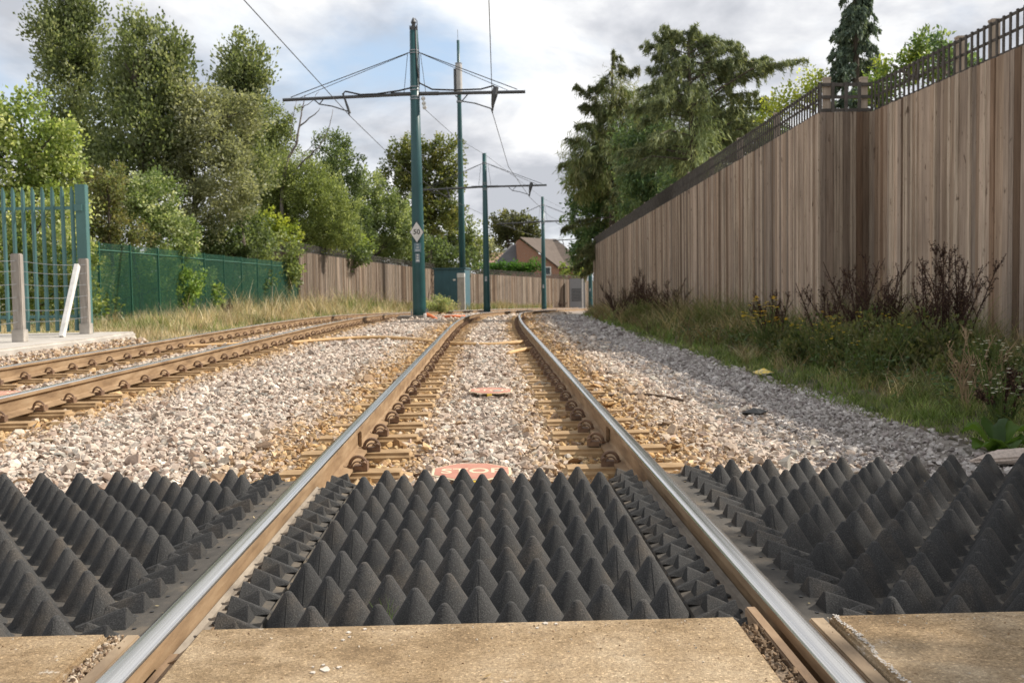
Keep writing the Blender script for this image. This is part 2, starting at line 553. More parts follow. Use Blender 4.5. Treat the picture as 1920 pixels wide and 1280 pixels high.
BED = M_noise('ballast_dust', [(0.3, (0.16, 0.115, 0.08)), (0.5, (0.27, 0.21, 0.165)), (0.7, (0.36, 0.30, 0.26))], 5, 0.95, 7, bump=0.8, bscale=26, bdist=0.03)
PATHM = M_noise('grey_path_fines', [(0.3, (0.15, 0.125, 0.10)), (0.48, (0.25, 0.22, 0.19)), (0.7, (0.38, 0.345, 0.31))], 6, 0.95, 9, bump=0.9, bscale=40, bdist=0.03)
VERGE = M_noise('verge_soil', [(0.3, (0.05, 0.05, 0.022)), (0.5, (0.10, 0.085, 0.045)), (0.72, (0.20, 0.16, 0.10))], 2.5, 0.95, 6, bump=0.6, bscale=20, bdist=0.03)
structure(strip('ballast_bed', BED, -6.5, 1.80, -3, 125, 120, 160, -0.012), 'ballast formation of the two tram tracks')
structure(strip('gravel_path', PATHM, 1.80, 3.05, -3, 125, 16, 160, -0.008), 'grey crushed stone path beside the right hand track')
structure(strip('grass_verge', VERGE, 3.05, 9.0, -3, 125, 20, 120, -0.004), 'soil of the verge below the tall board fence')
structure(strip('left_verge', VERGE, -14.0, -6.5, -3, 125, 20, 120, -0.004), 'soil of the verge below the green mesh fence')

# ------------------------------------------------------------------ loose stones
def hull_proto(n, flat):
    bm = bmesh.new()
    for _ in range(n):
        v = Vector((random.gauss(0, 1), random.gauss(0, 1), random.gauss(0, 1))).normalized() * random.uniform(0.8, 1.1)
        bm.verts.new((v.x * random.uniform(0.9, 1.15), v.y * 0.85, v.z * flat))
    r = bmesh.ops.convex_hull(bm, input=bm.verts)
    bmesh.ops.delete(bm, geom=[e for e in r['geom_interior'] if isinstance(e, bmesh.types.BMVert)], context='VERTS')
    bmesh.ops.triangulate(bm, faces=bm.faces)
    bm.verts.index_update()
    V_ = np.array([v.co[:] for v in bm.verts]); F_ = np.array([[v.index for v in f.verts] for f in bm.faces])
    bm.free()
    return V_, F_
PROTO = [hull_proto(random.randint(9, 13), random.uniform(0.5, 0.8)) for _ in range(16)]

def rots(n, tilt=0.5):
    a = RNG.uniform(0, 2 * np.pi, n); bx = RNG.normal(0, tilt, n); by = RNG.normal(0, tilt, n)
    ca, sa, cb, sb, cc, sc = np.cos(a), np.sin(a), np.cos(bx), np.sin(bx), np.cos(by), np.sin(by)
    Rz = np.zeros((n, 3, 3)); Rz[:, 0, 0] = ca; Rz[:, 0, 1] = -sa; Rz[:, 1, 0] = sa; Rz[:, 1, 1] = ca; Rz[:, 2, 2] = 1
    Rx = np.zeros((n, 3, 3)); Rx[:, 0, 0] = 1; Rx[:, 1, 1] = cb; Rx[:, 1, 2] = -sb; Rx[:, 2, 1] = sb; Rx[:, 2, 2] = cb
    Ry = np.zeros((n, 3, 3)); Ry[:, 1, 1] = 1; Ry[:, 0, 0] = cc; Ry[:, 0, 2] = sc; Ry[:, 2, 0] = -sc; Ry[:, 2, 2] = cc
    return Rx @ Ry @ Rz

def stones_mesh(name, pos, size, col, tilt=0.5):
    n = len(pos); pi = RNG.integers(0, len(PROTO), n); RR = rots(n, tilt)
    vs_, fs_, cs_, base = [], [], [], 0
    for k, (PV, PF) in enumerate(PROTO):
        idx = np.nonzero(pi == k)[0]
        if not len(idx): continue
        asp = RNG.uniform(0.75, 1.3, (len(idx), 1, 3))
        v = np.einsum('nij,nkj->nki', RR[idx], PV[None] * asp * size[idx, None, None]) + pos[idx, None, :]
        nv = len(PV)
        f = PF[None] + (np.arange(len(idx)) * nv)[:, None, None] + base
        vs_.append(v.reshape(-1, 3)); fs_.append(f.reshape(-1, 3))
        cs_.append(np.repeat(col[idx], nv, 0)); base += nv * len(idx)
    return np_mesh(name, np.concatenate(vs_), np.concatenate(fs_), np.concatenate(cs_))

SP = 0.617
SLEEP_R = [4.683 + SP * k for k in range(92)]
SLEEP_L = [6.08 + SP * k for k in range(90)]

def scatter(u0, u1, y0, y1, sp):
    nu, ny = int((u1 - u0) / sp), int((y1 - y0) / sp)
    U, Y = np.meshgrid(u0 + (np.arange(nu) + .5) * sp, y0 + (np.arange(ny) + .5) * sp)
    U = U.ravel() + RNG.uniform(-.6, .6, U.size) * sp; Y = Y.ravel() + RNG.uniform(-.6, .6, Y.size) * sp
    X, _ = tp(Y, U)
    k = (np.abs(X - 0.04 + 0.02 * Y) < 0.56 * Y + 0.7)
    return U[k], Y[k]

def lowfreq(x, y, s, seed):
    r = np.random.default_rng(seed); v = 0
    for q in range(6):
        a = r.uniform(0, 2 * np.pi); f = s * r.uniform(.6, 1.8)
        v = v + np.sin((x * np.cos(a) + y * np.sin(a)) * f + r.uniform(0, 6.28))
    return v / 6

Us, Ys, Ss = [], [], []
for y0, y1, sp, sz in ((4.40, 9, .028, .0212), (4.40, 9, .10, .032), (9, 16, .039, .0265), (9, 16, .16, .037), (16, 30, .066, .038), (30, 62, .13, .064)):
    u, y = scatter(-6.4, 2.3 if y0 < 30 else 1.9, y0, y1, sp)
    Us.append(u); Ys.append(y); Ss.append(np.full(len(u), sz))
U = np.concatenate(Us); Y = np.concatenate(Ys); S = np.concatenate(Ss) * np.exp(RNG.normal(0, .26, len(U)))
keep = np.ones(len(U), bool)
keep &= ~((Y < 4.56 + RNG.uniform(-.03, .05, len(U))) & (U > -3.2))
keep &= ~((U > 1.75) & (RNG.random(len(U)) < (U - 1.75) / .5))
dist = np.full(len(U), 9.0)
for tc_, first in ((0.0, SLEEP_R[0]), (LT, SLEEP_L[0])):
    for sg in (-1, 1):
        du = U - (tc_ + sg * GA)
        dist = np.minimum(dist, np.abs(du) - 0.0)
        keep &= np.abs(du) > .085
        ph = np.abs((Y - first + SP / 2) % SP - SP / 2)
        over = (np.abs(du) < .355) & (ph < .115)
        keep &= ~(over & (RNG.random(len(U)) < np.where(np.abs(du) < .22, .96, .62)))
plinth = (U < -5.78) & (Y < 17.3)
keep &= ~plinth
keep &= ~((np.abs(U + 2.55) < .60) & (np.abs(Y - 32) < .72))
U, Y, S, dist = U[keep], Y[keep], S[keep], dist[keep]
X, YY = tp(Y, U)
Z = zt(Y) + Hb(U) + shoulder(U, Y) + RNG.uniform(-.4, .45, len(U)) * S + np.where(dist < .36, -.012, .004)
n = len(U)
pal = np.array([(.51, .425, .35), (.43, .35, .285), (.58, .50, .42), (.29, .215, .165), (.37, .345, .30), (.65, .58, .49), (.46, .36, .295), (.22, .155, .115)])
w = np.array([.26, .2, .17, .08, .08, .09, .09, .03])
col = pal[RNG.choice(len(pal), n, p=w)] * np.exp(RNG.normal(0, .14, (n, 1)))
tan = np.array([(.40, .245, .105), (.47, .305, .14), (.29, .165, .068), (.50, .355, .19)])[RNG.integers(0, 4, n)] * np.exp(RNG.normal(0, .16, (n, 1)))
inside = (np.abs(U) < GA) | (np.abs(U - LT) < GA)
wid = np.where(inside, .40, .58) + .10 * lowfreq(X, YY, 3.0, 5)
tf = np.clip(1.25 - dist / wid * .85, 0, 1) * RNG.uniform(.55, 1.0, n)
tf = np.where(RNG.random(n) < tf * 1.3, np.clip(tf + .3, 0, 1), tf * .5)
col = col * (1 - tf[:, None]) + tan * tf[:, None]
tag(link_mesh('ballast_stones', stones_mesh('ballast_stones', np.stack([X, YY, Z], 1), S, col), STONE), 'pinkish grey ballast stones stained rusty along the rails', 'ballast', kind='stuff')

Us, Ys, Ss = [], [], []
for y0, y1, sp, sz in ((4.5, 9, .026, .0175), (9, 20, .038, .024), (20, 46, .085, .048)):
    u, y = scatter(1.7, 3.25, y0, y1, sp); Us.append(u); Ys.append(y); Ss.append(np.full(len(u), sz))
U = np.concatenate(Us); Y = np.concatenate(Ys); S = np.concatenate(Ss) * np.exp(RNG.normal(0, .28, len(U)))
keep = (RNG.random(len(U)) > np.clip((U - 2.85 - .12 * lowfreq(U, Y, 2.0, 9)) / .3, 0, 1)) & (Y > 4.62)
keep &= ~((Y < 7.6) & (U > 2.35 + .14 * lowfreq(U, Y, 3, 3)) & (RNG.random(len(U)) < .55))
U, Y, S = U[keep], Y[keep], S[keep]
X, YY = tp(Y, U); n = len(U)
Z = zt(Y) + Hb(U) + RNG.uniform(-.35, .5, n) * S
col = np.array([(.36, .325, .30), (.43, .395, .365), (.28, .245, .23), (.50, .465, .435)])[RNG.integers(0, 4, n)] * np.exp(RNG.normal(0, .15, (n, 1)))
tag(link_mesh('path_gravel', stones_mesh('path_gravel', np.stack([X, YY, Z], 1), S, col), STONE), 'small grey gravel of the path in the shade of the board fence', 'gravel', kind='stuff')

# ------------------------------------------------------------------ rails
PROF = [(-.0305, -.010), (-.0285, -.0052), (-.0245, -.0022), (-.019, -.0008), (-.010, -.0001), (.0, .0), (.010, -.0001), (.019, -.0008), (.0245, -.0022), (.0285, -.0052), (.0305, -.010), (.031, -.016), (.0315, -.034), (.010, -.046), (.008, -.060), (.008, -.125), (.016, -.138),
        (.066, -.148), (.068, -.159), (-.068, -.159), (-.066, -.148), (-.016, -.138), (-.008, -.125), (-.008, -.060), (-.010, -.046), (-.0315, -.034), (-.031, -.016)]
def rail(u, z0, y0, y1, label):
    ys_ = np.concatenate([np.linspace(y0, 24, 40), np.linspace(25, y1, 90)])
    n_ = len(PROF)
    head = [0, 1, 2, 3, 4, 5, 21]
    root = empty('rail', (0, 0, 0))
    def part(name, prof_idx, mat, closed, sm=False):
        V_, F_ = [], []
        idx = prof_idx; m = len(idx)
        for y in ys_:
            for q in idx:
                pu, pz = PROF[q]
                x, yy = tp(y, u + pu)
                V_.append((float(x), float(yy), float(zt(y)) + z0 + pz))
        for i_ in range(len(ys_) - 1):
            for k in range(m if closed else m - 1):
                a_, b_ = i_ * m + k, i_ * m + (k + 1) % m
                F_.append((a_, b_, b_ + m, a_ + m))
        me = np_mesh(name, np.array(V_), np.array(F_), smooth=sm)
        return link_mesh(name, me, mat, root)
    part('running_surface', list(range(0, 11)), HEAD, False, True)
    part('web_and_foot', list(range(10, len(PROF))) + [0], RUST, False)
    if y0 < 0:
        mb = MB()
        for sx in (-1, 1):
            mb.box(u + sx * .009, u + sx * .030, 5.93, 5.955, -.135, -.047)
            mb.box(u + sx * .017, u + sx * .068, 5.93, 5.955, -.147, -.136)
        mb.build('weld_collar', RUST, root, bevel=.004)
    return tag(root, label, 'rail', 'tram rails')
rail(-GA, 0, -2.0, 118, 'shiny rail left of the red stop signs, running over the near cone mats')
rail(GA, 0, -2.0, 118, 'shiny rail between the centre cone mat and the gravel path')
rail(LT + GA, ZL, 2.0, 118, 'brown rail of the left track on the side facing the pale ballast')
rail(LT - GA, ZL, 2.0, 118, 'outermost rail of the left track beside the dry grass and plinth')

# ------------------------------------------------------------------ sleepers
def sleeper():
    root = empty('twin_block_sleeper')
    tie = MB(); tie.box(-.42, .42, -.018, .018, -.225, -.190)
    tie.build('tie_bar', CLIPM, root)
    mb = MB()
    L, W = .355, .112
    n_ = 0
    mb.add([(-L, -W, -.30), (L, -W, -.30), (L, W, -.30), (-L, W, -.30), (-L + .02, -W + .018, -.166), (L - .02, -W + .018, -.166), (L - .02, W - .018, -.166), (-L + .02, W - .018, -.166)],
           [(0, 3, 2, 1), (4, 5, 6, 7), (0, 1, 5, 4), (1, 2, 6, 5), (2, 3, 7, 6), (3, 0, 4, 7)])
    bme = mb.mesh('concrete_block', smooth=False, bevel=.024, seg=3)
    bme.materials.append(SLEEP)
    cl = MB()
    # seat casting
    cl.box(.070, .142, -.034, .034, -.168, -.136)
    cl.box(.118, .142, -.034, .034, -.136, -.120)
    arc = [(.046 + .046 * (1 - math.cos(t)), -.012, -.142 + .057 * math.sin(t)) for t in np.linspace(0.05, math.pi * .93, 12)]
    cl.tube(arc, .0092, 8)
    arc2 = [(.062 + .030 * (1 - math.cos(t)), -.037, -.142 + .033 * math.sin(t)) for t in np.linspace(0.05, math.pi * .95, 10)]
    cl.tube(arc2, .0045, 8)
    cl.tube([(.038, -.012, -.141), (.052, -.024, -.139), (.060, -.038, -.139)], .0095, 8)
    cl.tube([(.122, .0, -.118), (.126, -.02, -.118), (.126, -.040, -.122)], .0095, 8)
    cme = cl.mesh('spring_clip', smooth=False)
    cme.materials.append(CLIPM)
    for sg in (-1, 1):
        b = bpy.data.objects.new('concrete_block', bme); COL.objects.link(b); b.parent = root
        b.location = (sg * GA, 0, 0)
        for s2 in (-1, 1):
            c = bpy.data.objects.new('spring_clip', cme); COL.objects.link(c); c.parent = b
            c.scale = (s2, 1, 1)
    return root
proto = sleeper()
ORD = ['first', 'second', 'third', 'fourth', 'fifth', 'sixth', 'seventh', 'eighth', 'ninth', 'tenth', 'eleventh', 'twelfth']
used = False
def bare_copy(o):
    c = o.copy(); COL.objects.link(c)
    for ch in o.children:
        d = ch.copy(); COL.objects.link(d); d.parent = c
    return c
for tr, lst in (('right', SLEEP_R), ('left', SLEEP_L)):
    for k, y in enumerate(lst):
        far = y > 34
        if not used: s = proto; used = True
        else: s = bare_copy(proto) if far else copy_tree(proto)
        u = 0 if tr == 'right' else LT
        x, yy = tp(y, u)
        s.location = (float(x), float(yy) + random.uniform(-.006, .006), float(zt(y)) + (0 if tr == 'right' else ZL))
        s.rotation_euler = (0, 0, -math.atan(float(slope(y))) + random.uniform(-.004, .004))
        if tr == 'right':
            lab = ('%s rust stained sleeper beyond the cone mats under the right track' % ORD[k]) if k < 12 else 'rust stained twin block sleeper of the right track beyond the far stop sign'
        else:
            kk = k - 1
            lab = ('%s rust stained sleeper from the left edge under the left track' % ORD[kk]) if 0 <= kk < 12 else ('rust stained twin block sleeper of the left track further off, towards the masts' if kk >= 12 else 'sleeper of the left track at the edge of the view')
        s.location.z += random.uniform(-.010, .004)
        for b_ in s.children:
            for c_ in b_.children:
                c_.rotation_euler = (random.uniform(-.04, .04), random.uniform(-.05, .05), random.uniform(-.10, .10))
                q_ = random.uniform(.90, .99); c_.scale = (math.copysign(q_, c_.scale.x), q_, random.uniform(.86, .97)); c_.location.z = -.012
        tag(s, lab, 'sleeper', 'sleepers under the %s track' % tr)

# ------------------------------------------------------------------ crossing slabs
def slab(x0, x1, y0, y1, label, nx_, ny_):
    root = empty('crossing_slab', ((x0 + x1) / 2, y1, -.25))
    V_ = []
    mb = MB(); mb.box(x0 - (x0 + x1) / 2, x1 - (x0 + x1) / 2, y0 - y1, 0, -.02, .25)
    o = mb.build('concrete_panel', SLAB, root, bevel=.007, seg=2)
    tag(root, label, 'slab', 'crossing slabs')
    return root
c_ = slab(-.648, .612, -2.5, 2.352, 'tan concrete slab between the two near rails with white paint splashes', 2, 2)
slab(-4.2, -.857, -2.5, 2.335, 'tan concrete slab left of the left near rail', 2, 2)
r_ = slab(.832, 4.4, -2.5, 2.345, 'tan concrete slab right of the right near rail, dappled with shade', 2, 2)
# worn white edge line lying on the right slab
mb = MB()
yy_ = np.linspace(1.0, 2.34, 330)
lo = RNG.random(4000)
for k in range(len(yy_) - 1):
    wv_ = .007 + .004 * math.sin(yy_[k] * 21) + .003 * math.sin(yy_[k] * 57)
    for q in range(6):
        dens_ = max(0.0, .80 - abs(q * .004 - wv_) / .010)
        if random.random() < dens_:
            a0 = .838 + q * .004 + random.uniform(-.002, .002); b0 = a0 + random.uniform(.003, .006)
            mb.add([(a0, yy_[k], .0035), (b0, yy_[k], .0035), (b0, yy_[k + 1] + .001, .0035), (a0, yy_[k + 1] + .001, .0035)], [(0, 1, 2, 3)])
tag(mb.build('edge_line', mat_plain('worn_white_line_paint', (0.52, 0.48, 0.43), 0.85)), 'worn white painted line along the edge of the right concrete slab', 'painted line')

def strip_thing(name, mat, x0, x1, y0, y1, z0, z1, label, cat, bevel=.004, ang=0.0):
    mb = MB(); mb.box(-(x1 - x0) / 2, (x1 - x0) / 2, y0, y1, z0, z1)
    o = mb.build(name, mat, None, bevel=bevel); o.location.x = (x0 + x1) / 2
    return tag(o, label, cat)
TANR = M_noise('dusty_tan_rubber', [(0.3, (0.15, 0.105, 0.066)), (0.5, (0.28, 0.205, 0.13)), (0.7, (0.42, 0.325, 0.22))], 9, 0.9, bump=0.3, bscale=200, bdist=0.003, stretch=(1, .3, 1))
DIRT = M_noise('dark_dirt_infill', [(0.3, (0.11, 0.078, 0.05)), (0.7, (0.27, 0.20, 0.135))], 22, 0.95, 7, bump=0.9, bscale=60, bdist=0.02)
BROWNT = M_noise('brown_flange_rubber', [(0.3, (0.12, 0.075, 0.042)), (0.5, (0.24, 0.155, 0.088)), (0.7, (0.36, 0.25, 0.155))], 11, 0.85, stretch=(1, .25, 1), bump=.3, bscale=120, bdist=.003)
strip_thing('rail_seal', TANR, -.824, -.790, -2, 2.36, -.20, -.012, 'tan rubber seal along the outer side of the left near rail', 'rail seal')
strip_thing('rail_seal', TANR, .790, .828, -2, 2.36, -.20, -.010, 'tan rubber seal between the right near rail and the white line', 'rail seal')
strip_thing('flangeway_seal', BROWNT, -.712, -.650, -2, 2.32, -.20, -.045, 'brown flangeway seal between the left near rail and the centre slab', 'rail seal')
strip_thing('flangeway_seal', BROWNT, .662, .690, -2, 2.46, -.20, -.012, 'brown raised flangeway seal inside the right near rail', 'rail seal')
o = strip_thing('joint_filler', DIRT, .614, .660, -2, 2.35, -.2, -.022, 'dark dirt filled joint right of the centre slab', 'joint')
o = strip_thing('joint_filler', DIRT, -.856, -.825, -2, 2.35, -.2, -.022, 'dark joint full of small stones right of the left slab', 'joint')
# wedge at the left end of the flangeway
mb = MB()
mb.add([(-.700, 2.25, -.16), (-.655, 2.25, -.16), (-.655, 2.41, -.16), (-.700, 2.41, -.16), (-.700, 2.25, -.045), (-.655, 2.25, -.028), (-.640, 2.45, -.022), (-.690, 2.37, -.07)], [(0, 3, 2, 1), (4, 5, 6, 7), (0, 1, 5, 4), (1, 2, 6, 5), (2, 3, 7, 6), (3, 0, 4, 7)])
tag(mb.build('flangeway_wedge', BROWNT, None, bevel=.004), 'brown wedge ending the flangeway beside the left near rail', 'wedge')
# grit lying in the joints
n = 1150
side = RNG.random(n) < .78
gx = np.where(side, RNG.uniform(-.856, -.826, n), RNG.uniform(.612, .662, n)); gy = RNG.uniform(1.6, 2.35, n)
gc = np.array([(.36, .27, .18), (.25, .175, .11), (.46, .38, .29), (.16, .105, .07)])[RNG.integers(0, 4, n)]
dk = ~side
gc[dk] = np.array([(.17, .115, .07)]) * np.exp(RNG.normal(0, .35, (dk.sum(), 1)))
tag(link_mesh('joint_grit', stones_mesh('joint_grit', np.stack([gx, gy, RNG.uniform(-.022, -.012, n)], 1), RNG.uniform(.0035, .010, n), gc, 1.2), STONE), 'fine grit and chips lying in the joints beside the slabs', 'grit', kind='stuff')

# ------------------------------------------------------------------ anti trespass cone mats
ROW, HALF = .1345, .0833
Y0R = 2.505
BASEZ = -.108
def cone_mesh():
    r0, h, rho = .0735, .1005, .0140
    th = math.atan((r0 - .0122) / h)
    prof = [(r0 * 1.09, -.004), (r0 * 1.035, .0015)]
    zc = h - rho * math.sin(th)
    for q in np.linspace(.06, 1, 7): prof.append((r0 + (rho * math.cos(th) - r0) * q, h * q))
    for t in np.linspace(th, math.pi / 2 * .93, 5)[1:]: prof.append((rho * math.cos(t), zc + rho * math.sin(t)))
    mb = MB(); mb.lathe(prof, 40)
    # mould seam: a fine rib up the front and the back
    me = mb.mesh('cone', smooth=True)
    me.materials.append(RUB)
    return me
CONE = cone_mesh()
def seam_cone_mesh():
    me = CONE.copy()
    mb = MB()
    for s in (-1, 1):
        mb.add([(-.0011, s * .0733, 0), (.0011, s * .0733, 0), (.0009, s * .0137, .0975), (-.0009, s * .0137, .0975), (0, s * .0748, 0), (0, s * .0146, .0975)],
               [(0, 4, 5, 3), (4, 1, 2, 5), (0, 1, 4), (3, 5, 2)])
    m2 = mb.mesh('rib')
    bm = bmesh.new(); bm.from_mesh(me); bm.from_mesh(m2); bm.to_mesh(me); bm.free()
    return me
SEAM = seam_cone_mesh()

def ridge_mesh(flip):
    """moulded wedge: a peak at one end, the crest running down to nothing at the other"""
    L, h, w_ = .138, .050, .042
    V_ = [(0, -w_, 0), (0, w_, 0), (.010, -.004, h), (.010, .004, h), (.020, 0, h * .985), (L, 0, .003), (L, -.012, 0), (L, .012, 0)]
    bm = bmesh.new()
    for v in V_: bm.verts.new((v[0] * flip, v[1], v[2] - .003))
    r = bmesh.ops.convex_hull(bm, input=bm.verts)
    bmesh.ops.bevel(bm, geom=list(bm.edges), offset=.0055, segments=3, affect='EDGES', clamp_overlap=True)
    me = bpy.data.meshes.new('ridge'); bm.to_mesh(me); bm.free()
    me.materials.append(RUB)
    return me
RIDGE_R, RIDGE_L = ridge_mesh(1), ridge_mesh(-1)

def put(me, name, parent, loc, sc=None, rz=0.0):
    o = bpy.data.objects.new(name, me); COL.objects.link(o); o.parent = parent
    o.location = loc; o.rotation_euler = (0, 0, rz)
    if sc: o.scale = sc
    return o

def profile_sheet(name, pts, y0, y1, mat, parent, ny=24):
    """a rubber sheet: cross section pts (x, z) swept along y with a real underside"""
    ys_ = np.linspace(y0, y1, ny); m = len(pts)
    low = [(x, z - .03) for x, z in reversed(pts)]
    P = pts + low; k = len(P)
    V_ = [(x, y, z) for y in ys_ for x, z in P]
    F_ = [(i_ * k + q, (i_ + 1) * k + q, (i_ + 1) * k + (q + 1) % k, i_ * k + (q + 1) % k) for i_ in range(ny - 1) for q in range(k)]
    me = bpy.data.meshes.new(name)
    me.from_pydata(V_, [], F_ + [tuple(range(k)), tuple(range((ny - 1) * k, ny * k))[::-1]])
    me.update()
    return link_mesh(name, me, mat, parent)

NROW = 15
# centre panel
ctr = empty('anti_trespass_mat', (0, 0, 0))
tag(ctr, 'black rubber mat of cones filling the middle of the track between the near rails', 'cone mat', 'anti trespass cone mats')
profile_sheet('base_sheet', [(-.562, -.075), (-.556, BASEZ), (.556, BASEZ), (.562, -.075)], 2.385, 4.46, RUBB, ctr)
for k in range(NROW):
    y = Y0R + ROW * k
    cols = [-5, -3, -1, 1, 3, 5] if k % 2 == 0 else [-6, -4, -2, 0, 2, 4, 6]
    for c in cols:
        edge = abs(c) >= 5 or (c == 0 and k % 4 in (1, 3)) or random.random() < .06
        s = random.uniform(.985, 1.02)
        put(SEAM if edge else CONE, 'cone', ctr, (c * HALF, y, BASEZ), (1, 1, s), random.uniform(-.03, .03) if edge else random.uniform(0, 6.28))
# gauge strips
for sg, lab in ((-1, 'narrow ridged rubber strip between the left near rail and the centre cones'), (1, 'narrow ridged rubber strip between the centre cones and the right near rail')):
    g = empty('ridged_edge_strip', (0, 0, 0))
    tag(g, lab, 'mat strip', 'ridged strips inside the rails')
    pts = [(.566, -.112), (.570, -.088), (.60, -.080), (.676, -.076), (.684, -.088), (.722, -.092), (.736, -.084)]
    if sg < 0: pts = [(-x, z) for x, z in reversed(pts)]
    profile_sheet('base_sheet', pts, 2.385, 4.48, RUBB, g)
    fl = [(.682, -.086), (.722, -.0905), (.7355, -.0825)]
    if sg < 0: fl = [(-x, z) for x, z in reversed(fl)]
    profile_sheet('flangeway_floor', fl, 2.39, 4.47, PALE, g)
    for k in range(NROW + 1):
        y = 2.44 + ROW * k
        put(RIDGE_L if sg > 0 else RIDGE_R, 'ridge', g, (sg * .676, y, -.078), (.86, 1.0, 1.0), random.uniform(-.04, .04))
        put(RIDGE_R if sg > 0 else RIDGE_L, 'ridge', g, (sg * .598, y + ROW * .5, -.081), (.76, 1.0, .95), random.uniform(-.04, .04))
# field panels
for sg in (-1, 1):
    for part_, (c0, c1) in enumerate(((0, 6), (7, 14), (15, 23))):
        side_ = 'left' if sg < 0 else 'right'
        g = empty('anti_trespass_mat', (0, 0, 0))
        lab = {(-1, 0): 'black rubber cone mat with a flat ridged edge along the left near rail',
               (-1, 1): 'black rubber cone mat second outwards from the left near rail',
               (-1, 2): 'black rubber cone mat furthest left at the edge of the view',
               (1, 0): 'black rubber cone mat with a flat ridged edge along the right near rail',
               (1, 1): 'black rubber cone mat in dappled shade, second outwards from the right near rail',
               (1, 2): 'black rubber cone mat in full shade at the far right'}[(sg, part_)]
        tag(g, lab, 'cone mat', 'anti trespass cone mats')
        xa = 1.035 + HALF * (c0 - 1.02) if part_ else .795
        xb = 1.035 + HALF * (c1 - .02)
        if part_ == 0: pts = [(.795, -.10), (.797, -.060), (.86, -.062), (.955, -.070), (1.00, -.098), (1.03, BASEZ), (xb, BASEZ)]
        else: pts = [(xa + .004, BASEZ), (xb, BASEZ)]
        if sg < 0: pts = [(-x, z) for x, z in reversed(pts)]
        profile_sheet('base_sheet', pts, 2.375, 4.50, RUBB, g)
        for k in range(NROW + 1):
            y = Y0R - .03 + ROW * k
            for c in range(c0, c1 + 1):
                if (c + k) % 2: continue
                if part_ == 2 and c > 17 and y < 1.9 * (1.0 + c * HALF) - .3: continue
                put(SEAM if c == 0 else CONE, 'cone', g, (sg * (1.035 + c * HALF), y, BASEZ), (1, 1, random.uniform(.985, 1.02)), 0 if c == 0 else random.uniform(0, 6.28))
            if part_ == 0:
                put(RIDGE_R if sg > 0 else RIDGE_L, 'ridge', g, (sg * .893, y - .02, -.066), (1.05, 1.05, 1.0), random.uniform(-.04, .04))
                put(RIDGE_L if sg > 0 else RIDGE_R, 'ridge', g, (sg * .990, y + ROW * .5 - .02, -.082), (.95, 1.05, 1.02), random.uniform(-.04, .04))
        if part_ == 0:
            hm = MB(); hm.lathe([(.0055, -.0618), (.0055, -.0604)], 10)
            hme = hm.mesh('fixing_hole'); hme.materials.append(BLACK)
            for k in range(NROW + 1): put(hme, 'fixing_hole', g, (sg * .872, Y0R + ROW * k - .09, 0))

# ------------------------------------------------------------------ stop signs lying in the track
def stop_sign(loc, rz, tilt, label, txt=True):
    root = empty('stop_sign', loc, rz)
    root.rotation_euler = (tilt, random.uniform(-.03, .03), rz)
    def octo(r): return [(r * math.cos(R(22.5 + 45 * k)), r * math.sin(R(22.5 + 45 * k))) for k in range(8)]
    mb = MB(); mb.poly(octo(.205), 0, .004); mb.build('border', CREAM, root)
    mb = MB(); mb.poly(octo(.191), .0045, .006); mb.build('red_face', RED, root)
    cu = bpy.data.curves.new('lettering', 'FONT'); cu.body = 'STOP'; cu.size = .150; cu.align_x = 'CENTER'; cu.align_y = 'CENTER'; cu.extrude = .0005; cu.offset = .0022
    cu.space_character = 1.02
    t = bpy.data.objects.new('lettering', cu); COL.objects.link(t); t.parent = root; t.location = (0, -.005, .0068); t.scale = (.82, 1.0, 1)
    cu.materials.append(CREAM)
    t = to_mesh(t)
    mb = MB(); mb.box(-.02, .02, -.21, -.15, -.03, -.001); mb.box(-.02, .02, -.03, .03, -.12, -.001); mb.build('bracket', YELL, root)
    return tag(root, label, 'sign', 'stop signs lying between the rails')
stop_sign((-.055, 4.83, -.098), .01, R(1.5), 'red octagonal stop sign lying flat just behind the centre cone mat')
stop_sign((.045, 8.9, -.128), -.06, R(2.0), 'red octagonal stop sign lying flat further up the right track')
stop_sign((LT + .02, 9.0, -.085), .05, R(1.0), 'red octagonal stop sign lying in the left track at the left edge')
mb = MB(); mb.box(-.05, .05, -.02, .02, 0, .035); o = mb.build('marker_block', YELL, None, bevel=.006); o.location = (.06, 9.22, -.19)
tag(o, 'small yellow block behind the far stop sign of the right track', 'block')

# ------------------------------------------------------------------ cables and litter
def cable(pts, r, mat, label, name='cable'):
    P = [Vector(p) for p in pts]; Q = []
    for i_ in range(len(P) - 1):
        p0, p1, p2, p3 = P[max(i_ - 1, 0)], P[i_], P[i_ + 1], P[min(i_ + 2, len(P) - 1)]
        for t in np.linspace(0, 1, 8, endpoint=False):
            Q.append(.5 * ((2 * p1) + (p2 - p0) * t + (2 * p0 - 5 * p1 + 4 * p2 - p3) * t * t + (3 * p1 - p0 - 3 * p2 + p3) * t ** 3))
    Q.append(P[-1])
    mb = MB(); mb.tube(Q, r, 8)
    return tag(mb.build(name, mat, None, smooth=True), label, 'cable')
cable([(-3.35, 17.5, -.12), (-2.8, 18.0, -.10), (-2.2, 18.3, -.09), (-1.6, 18.1, -.10), (-1.0, 17.6, -.14), (-.80, 17.35, -.17)], .03, CABLE, 'tan cable lying across the pale ballast between the two tracks')
cable([(-.70, 17.1, -.15), (-.3, 16.8, -.16), (.1, 16.7, -.165), (.5, 16.9, -.15), (.70, 17.2, -.16)], .034, CABLE, 'tan cable lying between the rails of the right track')
cable([(.30, 14.3, -.16), (.45, 14.7, -.15), (.62, 15.1, -.15), (.70, 15.2, -.16)], .03, CABLE, 'short tan cable end beside the right rail')
